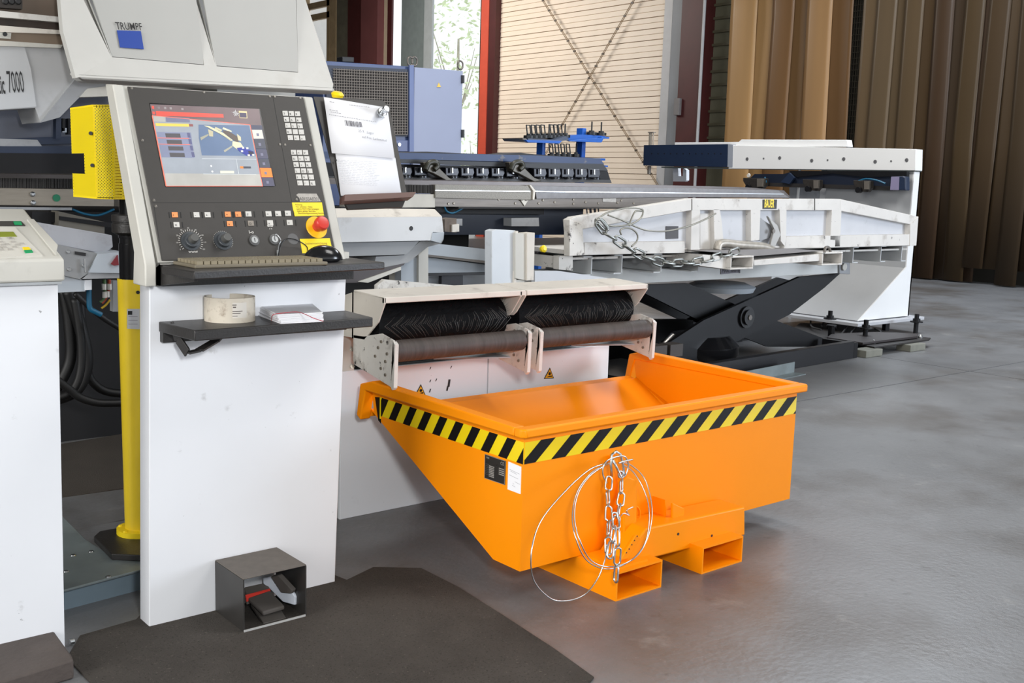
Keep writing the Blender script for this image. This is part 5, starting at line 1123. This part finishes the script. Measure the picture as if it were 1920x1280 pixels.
for s_ in ([(1345, 466), (1360, 456), (1395, 454), (1430, 460), (1440, 466), (1425, 470), (1395, 463), (1365, 468)],):
    MB().tube(curvepts([aty(x, y, WY-.04) for x, y in [(1345, 468), (1352, 456), (1390, 459), (1430, 462), (1447, 468)]]), .028, 8).build('latch_bar', mat('old_bar_white', (176, 170, 160), .4, .2, var=.2, scale=20), ws, smooth=True)
# fork pockets of the white skip
def wpocket(x0, x1, y0, y1):
    a, b = aty(x0, y1, WY-.14), aty(x1, y0, WY-.14); t_ = .012; D_ = 1.1
    mb = MB(); mb.box((a.x, a.y, a.z), (b.x, a.y+D_, a.z+t_)); mb.box((a.x, a.y, b.z-t_), (b.x, a.y+D_, b.z)); mb.box((a.x, a.y, a.z+t_), (a.x+t_, a.y+D_, b.z-t_)); mb.box((b.x-t_, a.y, a.z+t_), (b.x, a.y+D_, b.z-t_)); mb.build('fork_pocket', WORN, ws, bevel=.004)
wpocket(1369, 1414, 479, 506); wpocket(1541, 1581, 472, 498)
WP('pocket_tie', [(1414, 488), (1540, 476), (1540, 489), (1414, 498)], WORN, .2, -.12, bevel=.003); WP('pocket_top', [(1310, 470), (1480, 466), (1540, 470), (1414, 480)], mat('tie_top_grey', (128, 124, 122), .5), .3, -.1)
WP('pocket_side', [(1318, 477), (1369, 481), (1369, 505), (1312, 498)], WORN, .3, -.1)
MB().tube(curvepts([aty(x, y, WY-.1) for x, y in ((1546, 472), (1548, 464), (1554, 464), (1557, 472))]), .01, 8).build('shackle', STAIND, ws, smooth=True)
# chain and cable on the white skip
wc = thing('old_chain', 'dull steel chain sagging across the front of the worn white skip', 'chain', aty(1240, 505, WY-.1))
chain([(1120, 415), (1140, 441), (1160, 452), (1180, 466), (1205, 480), (1235, 490), (1262, 493), (1290, 492), (1325, 487), (1355, 478), (1385, 470)], WY-.1, wc, .105, .024, .0075, mat('old_steel', (150, 152, 148), .35, .85, var=.15), face=(1, 0, .4))
MB().tube(curvepts([aty(x, y, WY-.09) for x, y in ((1118, 420), (1118, 412), (1128, 412), (1140, 428), (1132, 430), (1120, 418))]), .01, 6).build('snap_hook', mat('old_steel', (150, 152, 148)), wc, smooth=True)
wcb = thing('old_cable', 'thin wire looped along the upper rail of the worn white skip', 'cable', aty(1240, 432, WY-.06))
om = mat('old_wire', (140, 138, 128), .4, .6)
for pts in ([(1118, 412), (1140, 398), (1175, 390), (1200, 391), (1206, 397), (1200, 410), (1180, 421), (1150, 424), (1135, 420)], [(1140, 403), (1165, 412), (1190, 424), (1215, 432), (1250, 433), (1290, 424), (1320, 412), (1342, 400)], [(1205, 396), (1192, 396), (1184, 410), (1180, 424)], [(1165, 440), (1163, 432), (1172, 427), (1186, 430), (1195, 440), (1194, 452), (1184, 462)]):
    MB().tube(curvepts([aty(x, y, WY-.06) for x, y in pts]), .0055, 6).build('wire_loop', om, wcb, smooth=True)

# white posts behind the brush hood
for (pts, side, lab) in (([(922, 433), (930, 430), (967, 432), (963, 540), (922, 540)], [(967, 433), (972, 433), (968, 540), (963, 540)], 'tall white bent-steel post behind the brush hood, left of the pair'), ([(966, 436), (989, 438), (987, 526), (966, 522)], [(988, 437), (1003, 436), (1001, 525), (988, 526)], 'shorter worn cream steel post behind the brush hood, right of the pair')):
    t = thing('guard_post', lab, 'post', aty(pts[0][0]+20, 540, 4.35), 'posts behind the brush hood'); Yg = 4.35 if pts[0][0] < 950 else 4.33
    PY(Yg, pts, .06).build('post_face', mat('post_blue_white', (204, 210, 216), .42, var=.03, dirt=[((120, 114, 106), .6, .75, 9, .35)]) if Yg == 4.35 else CREAM, t, bevel=.003); PY(Yg-.012, side, .07).build('post_flange', CREAMW, t, bevel=.002)
    zb0 = aty(pts[0][0], 540, Yg).z; a = aty(pts[-1][0], 525, Yg); b = aty(pts[-2][0], 525, Yg)
    MB().box((min(a.x, b.x)+.005, Yg+.01, 0), (max(a.x, b.x)-.005, Yg+.06, a.z)).build('post_foot', CREAM, t)
# frame of the lift seen between the posts and the machine
fr = thing('lift_surround', 'blue-grey and cream steel guide frame between brush hood and machine', 'frame', (3.6, 5.0, 0))
PY(4.9, [(752, 497), (785, 480), (800, 462), (803, 462), (803, 560), (752, 560)], .06).build('column_face', BLUEG, fr); PY(4.88, [(785, 478), (803, 461), (803, 545), (785, 560)], .06).build('column_side', CREAM, fr)
PY(5.1, [(803, 455), (940, 470), (940, 495), (803, 478)], .03).build('upper_panel', mat('panel_blue_grey', (170, 178, 186), .5), fr); PY(5.06, [(803, 477), (940, 492), (940, 497), (803, 481)], .04).build('dark_ledge', mat('ledge_brown', (92, 86, 80), .5), fr)
PY(5.12, [(803, 482), (940, 500), (940, 512), (803, 514)], .03).build('lower_panel', mat('panel_blue_grey', (170, 178, 186)), fr); PY(5.05, [(803, 513), (940, 511), (940, 515), (803, 517)], .05).build('base_ledge', INK, fr)
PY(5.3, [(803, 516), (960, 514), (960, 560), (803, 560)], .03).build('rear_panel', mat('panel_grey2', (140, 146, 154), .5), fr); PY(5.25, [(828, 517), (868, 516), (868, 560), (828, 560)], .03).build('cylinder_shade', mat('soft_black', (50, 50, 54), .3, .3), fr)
PY(4.45, [(708, 535), (722, 524), (860, 536), (860, 560), (708, 560)], .03).build('grimy_plate', WORNX, fr)
PY(4.6, [(672, 528), (752, 500), (752, 506), (690, 530)], .05).build('sloping_bar', CREAM, fr)
MB().box((3.3, 4.95, 0), (3.4, 5.05, .9)).build('frame_foot', CREAM, fr)
PY(4.5, [(1003, 508), (1050, 508), (1200, 530), (1200, 560), (1003, 560)], .03).build('side_panel', mat('panel_pale', (196, 200, 206), .45), fr)

# ------------------------------------------------------------------ cantilever portal at the right
pt = thing('cantilever_portal', 'white cantilever gantry column with long beam and dark blue end at the right', 'gantry', (9.5, 6.1, 0))
PXF = 9.72
WB = mat('gantry_white', (234, 235, 235), .4, var=.015, scale=2)
Ya, Yb = 5.6, 6.62
# section of the column, drawn in X-Z, runs in Y
xi = atx(1717, 319, PXF)
colp = [(8.93, .17), (9.84, .17), (9.84, 1.80), (9.70, 1.80), (9.70, .66)]
MB().prism([(x, Ya, z) for x, z in [(8.93, .17), (9.82, .17), (9.82, 1.80), (9.70, 1.80), (9.70, .66)]], (0, .012, 0)).build('front_flange', WB, pt)
MB().prism([(9.70, Ya+.012, .64), (9.70, Ya+.012, 1.8), (9.715, Ya+.012, 1.8), (9.715, Ya+.012, .64)], (0, Yb-Ya-.05, 0)).build('inner_web', mat('web_grey', (176, 178, 180), .42, var=.02), pt)
MB().prism([(8.93, Ya+.012, .17), (9.70, Ya+.012, .65), (9.715, Ya+.012, .64), (8.945, Ya+.012, .16)], (0, Yb-Ya-.0, 0)).build('sloping_web', mat('web_grey', (176, 178, 180)), pt)
MB().prism([(9.70, Yb+.30, .0), (9.72, Yb+.30, 0), (9.72, Yb+.30, 1.8), (9.70, Yb+.30, 1.8)], (0, .02, 0)).build('rear_post', WB, pt)
MB().box((8.93, Yb-.0, .17), (9.80, Yb+.012, .72)).build('rear_flange', mat('web_grey', (176, 178, 180)), pt)
MB().box((9.80, Ya, .17), (9.82, Yb+.1, 1.80)).build('outer_side', WB, pt)
MB().box((8.80, 5.52, .13), (9.98, 6.70, .16)).build('base_plate', mat('base_plate_grey', (188, 190, 194), .4), pt, bevel=.002)
for (x, y) in ((1623, 618), (1718, 606), (1556, 600)):
    c = atz(x, y, .15); MB().tube([Vector((c.x, c.y, .05)), Vector((c.x, c.y, .24))], .022, 10).build('levelling_bolt', BLACKS, pt)
    MB()._lathe(Vector((c.x, c.y, .16)), (0, 0, 1), [(.06, 0), (.06, .01), (.035, .012), (.035, .035)], 14).build('nut', BLACKS, pt)
# beam over the table
bp = [atx(x, y, PXF-.05) for x, y in ((1366, 272), (1717, 279.5), (1716, 319.5), (1366, 316))]
MB().prism(bp, (.13, 0, 0)).build('beam', WB, pt, bevel=.003)
MB().prism([atx(x, y, PXF) for x, y in ((1265, 267), (1385, 266), (1390, 261.5), (1588, 262), (1590, 275), (1265, 275))], (.09, 0, 0)).build('beam_cover', WB, pt, bevel=.003)
bl = MB().prism([atx(x, y, PXF-.055) for x, y in ((1207, 272), (1366, 270), (1364, 313), (1206, 310))], (.14, 0, 0)).build('blue_end', NAVY, pt, bevel=.002)
MB().prism([atx(x, y, PXF-.057) for x, y in ((1365, 270), (1374, 271), (1373, 313), (1364, 313))], (.14, 0, 0)).build('end_band', mat('band_blue_grey', (150, 156, 166), .45), pt)
MB().prism([atx(x, y, PXF-.045) for x, y in ((1240, 312), (1715, 319), (1715, 321.5), (1240, 314.5))], (.13, 0, 0)).build('beam_gasket', mat('gasket_dark', (60, 66, 64), .5), pt)
for i, (x, y) in enumerate(((1401, 298), (1462, 296), (1522, 301), (1582, 298), (1641, 303), (1700, 300), (1432, 297), (1552, 300), (1671, 302))):
    MB()._lathe(atx(x, y, PXF-.05), (-1, 0, 0), [(.02 if i < 6 else .01, 0), (.016 if i < 6 else .008, .008)], 10).build('cap_bolt', mat('bolt_grey', (116, 116, 118), .4, .4), pt)
for i in range(12): MB()._lathe(atx(1222+i*11.8, 288+i*.02, PXF-.055), (-1, 0, 0), [(.009, 0), (.007, .003)], 8).build('end_rivet', BLACKS, pt)
for x in (1219, 1224.5): 
    a, b = atx(x, 272, PXF), atx(x+.5, 249, PXF); MB().cyl(a, b, .018 if x < 1222 else .007, 8).build('lift_pin', STAIN, pt); MB().cyl(b, b+Vector((0, 0, .01)), .03, 8).build('pin_head', STAIND, pt)
a, b = atx(1217.5, 311, PXF), atx(1217, 326, PXF); MB().cyl(a, b, .022, 8).build('lift_pin', STAIND, pt)
MB().prism([atx(x, y, PXF+.2) for x, y in ((1262, 314), (1271, 314), (1272, 330), (1280, 330), (1281, 314), (1287, 319), (1287, 338), (1284, 340), (1262, 340))], (.05, 0, 0)).build('hook_bracket', WHITE2, pt)
MB().prism([atx(x, y, PXF+.3) for x, y in ((1480, 351), (1717, 352), (1717, 385), (1480, 385))], (.02, 0, 0)).build('rear_sheet', SHADEG, pt)
MB().box((9.55, 5.68, .02), (9.62, 5.72, .1)).build('foot_post', BLACKS, pt)
# gripper rail hung under the beam
gr = thing('gripper_rail', 'dark blue gripper rail with clamps hanging under the gantry beam', 'gripper rail', atx(1560, 345, PXF-.1))
def GP(name, pts, m_, dep=.05, dx=-.12, **k): return MB().prism([atx(x, y, PXF+dx) for x, y in pts], (dep, 0, 0)).build(name, m_, gr, **k)
GP('rail_body', [(1415, 326), (1470, 326), (1490, 320), (1560, 322), (1700, 330), (1700, 352), (1540, 350), (1430, 346), (1400, 340)], NAVY2)
GP('upper_arm', [(1478, 320), (1700, 321), (1700, 330), (1620, 332), (1560, 325), (1495, 332)], BLACKS, .05, -.14); GP('arm_bracket', [(1464, 341), (1480, 324), (1489, 333), (1480, 345)], NAVY, .03, -.18)
GP('slide_bar', [(1430, 342), (1670, 349), (1670, 357), (1430, 349)], BLACKM, .04, -.15)
GP('end_box', [(1670, 331), (1692, 330), (1698, 332), (1698, 357), (1668, 356)], NAVY, .08, -.2, bevel=.01); GP('end_box_face', [(1671, 331), (1686, 331), (1685, 356), (1669, 356)], mat('lilac_grey', (134, 128, 158), .45), .01, -.205)
for x in (1393, 1505, 1600):
    w = 1 if x > 1400 else 1.3; y = 333 if x < 1400 else (336 if x < 1550 else 338)
    GP('clamp_body', [(x, y), (x+32*w, y+1), (x+32*w, y+14), (x+26*w, y+22), (x+8, y+20), (x, y+6)], mat('clamp_dark', (58, 54, 50), .45, .4, var=.2, scale=30), .06, -.24, bevel=.004)
    GP('clamp_block', [(x+20*w, y+2), (x+29*w, y+2), (x+28*w, y+17), (x+20*w, y+17)], mat('clamp_grey', (112, 106, 98), .4, .3), .03, -.27, bevel=.002)
    c = atx(x+8, y+18, PXF-.28); MB().cyl(c, c+Vector((.05, 0, 0)), .03, 14).build('clamp_wheel', BLACKS, gr, smooth='sharp')
MB()._lathe(atx(1404, 329, PXF-.2), (-1, 0, 0), [(.025, 0), (.02, .01)], 12).build('rail_cap', KEYW, gr)
MB().tube(curvepts([atx(x, y, PXF-.22) for x, y in ((1434, 332), (1436, 342), (1428, 350))]), .008, 6).build('hose', mat('hose_blue', (20, 96, 130)), gr); MB().tube(curvepts([atx(x, y, PXF-.2) for x, y in ((1610, 339), (1625, 335), (1645, 338), (1660, 344))]), .008, 6).build('hose', mat('hose_blue', (20, 96, 130)), gr)
# floor rail plates and levelling blocks beneath the gantry
bf = thing('gantry_base', 'black steel floor plates carrying the gantry on small blocks', 'base plates', (8.9, 5.3, 0))
def ZP(name, pts, z, h, m_): return MB().prism([atz(x, y, z) for x, y in pts], (0, 0, -h)).build(name, m_, bf, bevel=.003)
ZP('floor_plate', [(1590, 640), (1640, 650), (1742, 636), (1745, 633), (1700, 628), (1600, 636)], .075, .015, BLACKM)
ZP('slide_plate', [(1550, 632), (1618, 642), (1720, 630), (1722, 625), (1640, 622), (1560, 625)], .10, .02, mat('slide_black', (44, 38, 38), .5))
ZP('long_plate', [(1480, 620), (1560, 638), (1610, 640), (1700, 625), (1560, 606), (1500, 605)], .06, .03, BLACKM)
for (x0_, y0_, x1_, y1_) in ((1617, 652, 1660, 669), (1700, 644, 1741, 658)):
    c = atz((x0_+x1_)/2, y1_, 0); MB().box((c.x-.12, c.y, 0), (c.x+.13, c.y+.14, .06)).build('levelling_block', WBLOCK, bf, bevel=.004)
for (x, y) in ((1638, 643), (1726, 633)): MB()._lathe(atz(x, y, .075), (0, 0, 1), [(.02, 0), (.02, .012), (.008, .03)], 10).build('dome_nut', STEEL, bf)
for pts in ([(1541, 611), (1545, 604), (1558, 606), (1568, 614)], [(1576, 628), (1584, 618), (1588, 612)], [(1592, 630), (1598, 620), (1602, 614)], [(1520, 600), (1522, 612), (1540, 618)], [(1640, 616), (1652, 622), (1640, 626)]): MB().tube(curvepts([atz(x, y, .09) for x, y in pts]), .008, 6).build('cable', RUBBER, bf)
c = atz(1558, 632, .06); MB().tube([c, c+Vector((0, 0, .1))], .03, 10).build('post_bolt', BLACKS, bf); MB()._lathe(c+Vector((0, 0, .1)), (0, 0, 1), [(.045, 0), (.045, .012)], 12).build('post_cap', BLACKS, bf)

# ------------------------------------------------------------------ clamp rail beyond the table
cr = thing('clamp_rail', 'long worn blue rail with a row of black tool clamps beyond the table', 'clamp rail', aty(940, 340, 6.4))
YR = 6.35
def RP(name, pts, m_, dep=.1, dy=0., **k): return PY(YR+dy, pts, dep).build(name, m_, cr, **k)
RP('blue_cover', [(600, 284), (744, 286), (1000, 291), (1125, 297), (1133, 308), (1000, 306), (744, 298), (600, 297)], RAILB, .25)
RP('rubber_sheet', [(744, 287), (800, 284), (860, 287), (940, 290), (975, 286), (1000, 289), (1060, 293), (1125, 297), (1125, 299), (744, 289)], mat('rubber_sheet_grey', (62, 62, 64), .7), .25, .01)
RP('dark_fascia', [(744, 298), (1131, 307), (1140, 320), (744, 305)], mat('fascia_black', (44, 46, 50), .5), .1); RP('clamp_back', [(600, 304), (1138, 317), (1146, 342), (600, 336)], BLACKS, .2, .03)
RP('slide_bar', [(600, 330), (1145, 337), (1147, 343), (600, 337)], BLACKM, .1, -.02)
xs_ = [665, 694, 728, 760, 790, 848, 877, 905, 934, 962, 1013, 1040, 1065, 1090, 1114]
for i, x in enumerate(xs_):
    y = 314+(x-700)*.0105; s = 1-.0003*(x-700)
    cl_ = RP('tool_clamp', [(x-13*s, y-2), (x+12*s, y-1), (x+14*s, y+8), (x+10*s, y+16), (x-13*s, y+16)], mat('clamp_navy_black', (26, 28, 36), .3, .3), .06, -.03, bevel=.006)
    a, b = aty(x, y-1, YR-.05), aty(x, y+9, YR-.05); MB().cyl(a, b, .010, 10).build('clamp_bolt', STEEL, cl_, smooth='sharp')
    c = aty(x+2, y+18, YR-.06); MB()._lathe(c, (0, 0, 1), [(.04, 0), (.04, .012), (.02, .02)], 14).build('clamp_foot', mat('worn_black_steel', (60, 62, 66), .25, .8), cl_, smooth='sharp')
for x in (812, 972):
    w_ = RP('cable_guide', [(x-18, 304), (x+6, 303), (x+12, 315), (x+30, 333), (x+45, 339), (x+30, 341), (x, 325), (x-14, 320)], mat('guide_grey_brown', (84, 80, 72), .4, .3, var=.2, scale=20), .05, -.09, bevel=.005)
    MB().tube(curvepts([aty(x+q, 304+r, YR-.1) for q, r in ((-14, 14), (-8, 2), (4, 0), (8, 8), (2, 14))]), .02, 8).build('guide_hose', mat('hose_olive', (54, 54, 44), .4), w_, smooth=True)

# ------------------------------------------------------------------ blue tool rack
tk = thing('tool_rack', 'bright blue steel tool rack with slanted shelves standing before the beige planks', 'tool rack', aty(1060, 420, 9.0))
YK = 9.0
def KP(name, pts, m_, dep=.06, dy=0., **k): return PY(YK+dy, pts, dep).build(name, m_, tk, **k)
for (x, yt, w) in ((1096, 240, 7), (1020.5, 262, 6)):
    p = aty(x-w/2, yt, YK); q = aty(x+w/2, yt, YK); MB().box((p.x, YK, 0), (q.x, YK+.1, p.z)).build('upright', BLUE, tk, bevel=.003)
for xa, xb, y_ in ((985, 1142, 257), (1040, 1140, 311)):
    a = aty(xa, y_, YK-.35); b = aty(xb, y_, YK-.35)
KP('shelf', [(986, 259), (1040, 262), (1062, 255), (1067, 263), (1030, 266), (990, 264)], mat('rack_shelf_grey', (70, 80, 98), .4), .4, -.2)
KP('shelf', [(1060, 255), (1092, 252), (1135, 255), (1136, 260), (1062, 263)], BLUE, .3, -.1)
KP('bracket', [(986, 262), (1054, 264), (1049, 269), (990, 267)], BLUE, .04, -.24, bevel=.002); KP('bracket', [(1065, 263), (1133, 258), (1128, 267), (1070, 265)], BLUE, .04, -.2, bevel=.002); KP('shelf_rod', [(980, 259), (990, 259.5), (990, 262), (980, 261.5)], STAIND, .05, -.2); KP('shelf_rod', [(1128, 256), (1142.5, 257), (1142.5, 260), (1128, 259.5)], BLUE, .05, -.15); KP('shelf_rod', [(1125, 309), (1140, 310.5), (1140, 313), (1125, 312)], BLUE, .05, -.15)
KP('shelf', [(1000, 293), (1135, 297), (1135, 301), (1000, 298)], BLUE, .4, -.1); KP('shelf', [(1000, 414), (1110, 414), (1110, 419), (1000, 419)], BLUE, .4, -.2)
ORD = ['leftmost','second from left','third from left','fourth from left','fifth from left','sixth from left','seventh from left','eighth from left','rightmost']
TOOLM = mat('tool_black_steel', (44, 46, 48), .4, .4)
def tool(x, y, big, flat, group, lab, Y=YK-.05, par=None):
    s = .062 if big else .045
    p = aty(x, y, Y); t = thing('punching_tool', lab, 'tool', p, group)
    MB()._lathe(p, (0, 0, 1), [(s, 0), (s, .03), (s*.5, .035), (s*.5, .05)], 12).build('tool_body', TOOLM, t, smooth='sharp')
    if flat: MB().cyl(p+Vector((0, 0, .05)), p+Vector((0, 0, .15)), .009, 6).build('tool_pin', TOOLM, t)
    else:
        mb = MB(); a = p+Vector((-.025, 0, .04)); b = p+Vector((.025, 0, .04)); h = Vector((-.02, 0, .1))
        mb.bar(a, a+h, .01); mb.bar(b, b+h, .01); mb.bar(a+h, b+h, .01); mb.build('tool_clip', TOOLM, t, kind=None)
for i, x in enumerate((992, 1001, 1010, 1019, 1029, 1036, 1043, 1051, 1059)): tool(x, 259.5-i*.2, True, i in (4, 8), 'tools on the upper left rack shelf', 'black punching tool on the upper left shelf of the blue rack, '+ORD[i])
tool(1109, 253, True, True, None, 'black punching tool with upright pin right of the tall blue upright, nearer to it'); tool(1127, 254, True, True, None, 'black punching tool with upright pin at the right end of the blue rack')
for i, x in enumerate((1034, 1045, 1056, 1066, 1080)): tool(x, 294, False, i == 4, 'tools on the middle rack shelf', 'black punching tool just showing above the long blue clamp rail, '+ORD[i])
for i, x in enumerate((1058, 1066, 1075, 1083, 1104, 1112, 1120)): tool(x, 411, True, i == 3, 'tools on the low rack shelf', 'black punching tool on the low shelf under the table edge, '+ORD[i])

# ------------------------------------------------------------------ blue electrical cabinet
ec = thing('electrical_cabinet', 'blue-grey electrical cabinet with ventilation grille and pale door behind the machine', 'cabinet', aty(745, 420, 8.6))
YE = 8.6
def EP(name, pts, m_, dep=.05, dy=0., **k): return PY(YE+dy, pts, dep).build(name, m_, ec, **k)
def floor_col(name, xl, xr, yt_l, yt_r, m_, dy, dep):
    a, b = aty(xl, yt_l, YE+dy), aty(xr, yt_r, YE+dy); MB().prism([a, b, Vector((b.x, b.y, 0)), Vector((a.x, a.y, 0))], (0, dep, 0)).build(name, m_, ec, bevel=.004)
floor_col('cabinet_body', 606, 775, 114, 125, CABB, 0, .6); floor_col('door', 777, 868, 126, 133, CABD, -.03, .6)
EP('grille_frame', [(612, 122), (768, 130), (767, 256), (612, 252)], mat('grille_navy', (44, 50, 66), .5), .02, -.02)
mb = MB()
for i in range(30):
    x = 626+i*4.75; mb.prism([aty(x, 128+(x-626)*.05, YE-.03), aty(x+1.1, 128+(x-626)*.05, YE-.03), aty(x+1.1, 251+(x-626)*.012, YE-.03), aty(x, 251+(x-626)*.012, YE-.03)], (0, .006, 0))
for j in range(24):
    y = 129+j*5.3; f = 1-j/24; mb.prism([aty(624, y, YE-.035), aty(764, y+7*f, YE-.035), aty(764, y+7*f+1.1, YE-.035), aty(624, y+1.1, YE-.035)], (0, .006, 0))
mb.build('grille', mat('grille_wire', (116, 108, 100), .5, .2), ec, kind='stuff'); EP('grille_dark', [(626, 128), (763, 136), (762, 254), (626, 250)], mat('grille_black', (40, 36, 34), .8), .01, -.026)
EP('lower_panel', [(735, 262), (768, 263), (768, 284), (735, 283)], mat('panel_slate_blue', (76, 88, 130), .4), .02, -.02, bevel=.003); MB()._lathe(aty(748, 271, YE-.022), (0, -1, 0), [(.02, 0), (.016, .012)], 12).build('lock', STEEL, ec)
for y in (148, 250): EP('hinge', [(867, y-7), (871, y-7), (871, y+8), (867, y+8)], INK, .05, -.05)
EP('warning_sticker', [(823, 155), (827, 163), (819.5, 163)], mat('sticker_amber', (226, 190, 80), .5), .004, -.035)
for x in (769, 777, 863):
    c = aty(x, 124 if x < 800 else 131, YE+.1); MB().tube(link_pts(c+Vector((0, 0, .045)), (0, 0, 1), (1, 0, 0), .08, .03), .009, 6, closed=True).build('lifting_eye', STAIND, ec, smooth=True)
EP('corner_strip', [(768, 122), (776, 122), (776, 286), (768, 286)], mat('strip_blue', (84, 100, 146), .4), .02, -.04)
# small black beacon box on top of the cabinet
bxx = PY(YE+.1, [(642, 106), (664, 107), (664, 117), (642, 116)], .1).build('junction_box', INK, None, bevel=.005); tag(bxx, 'small black junction box on top of the blue cabinet', 'box')
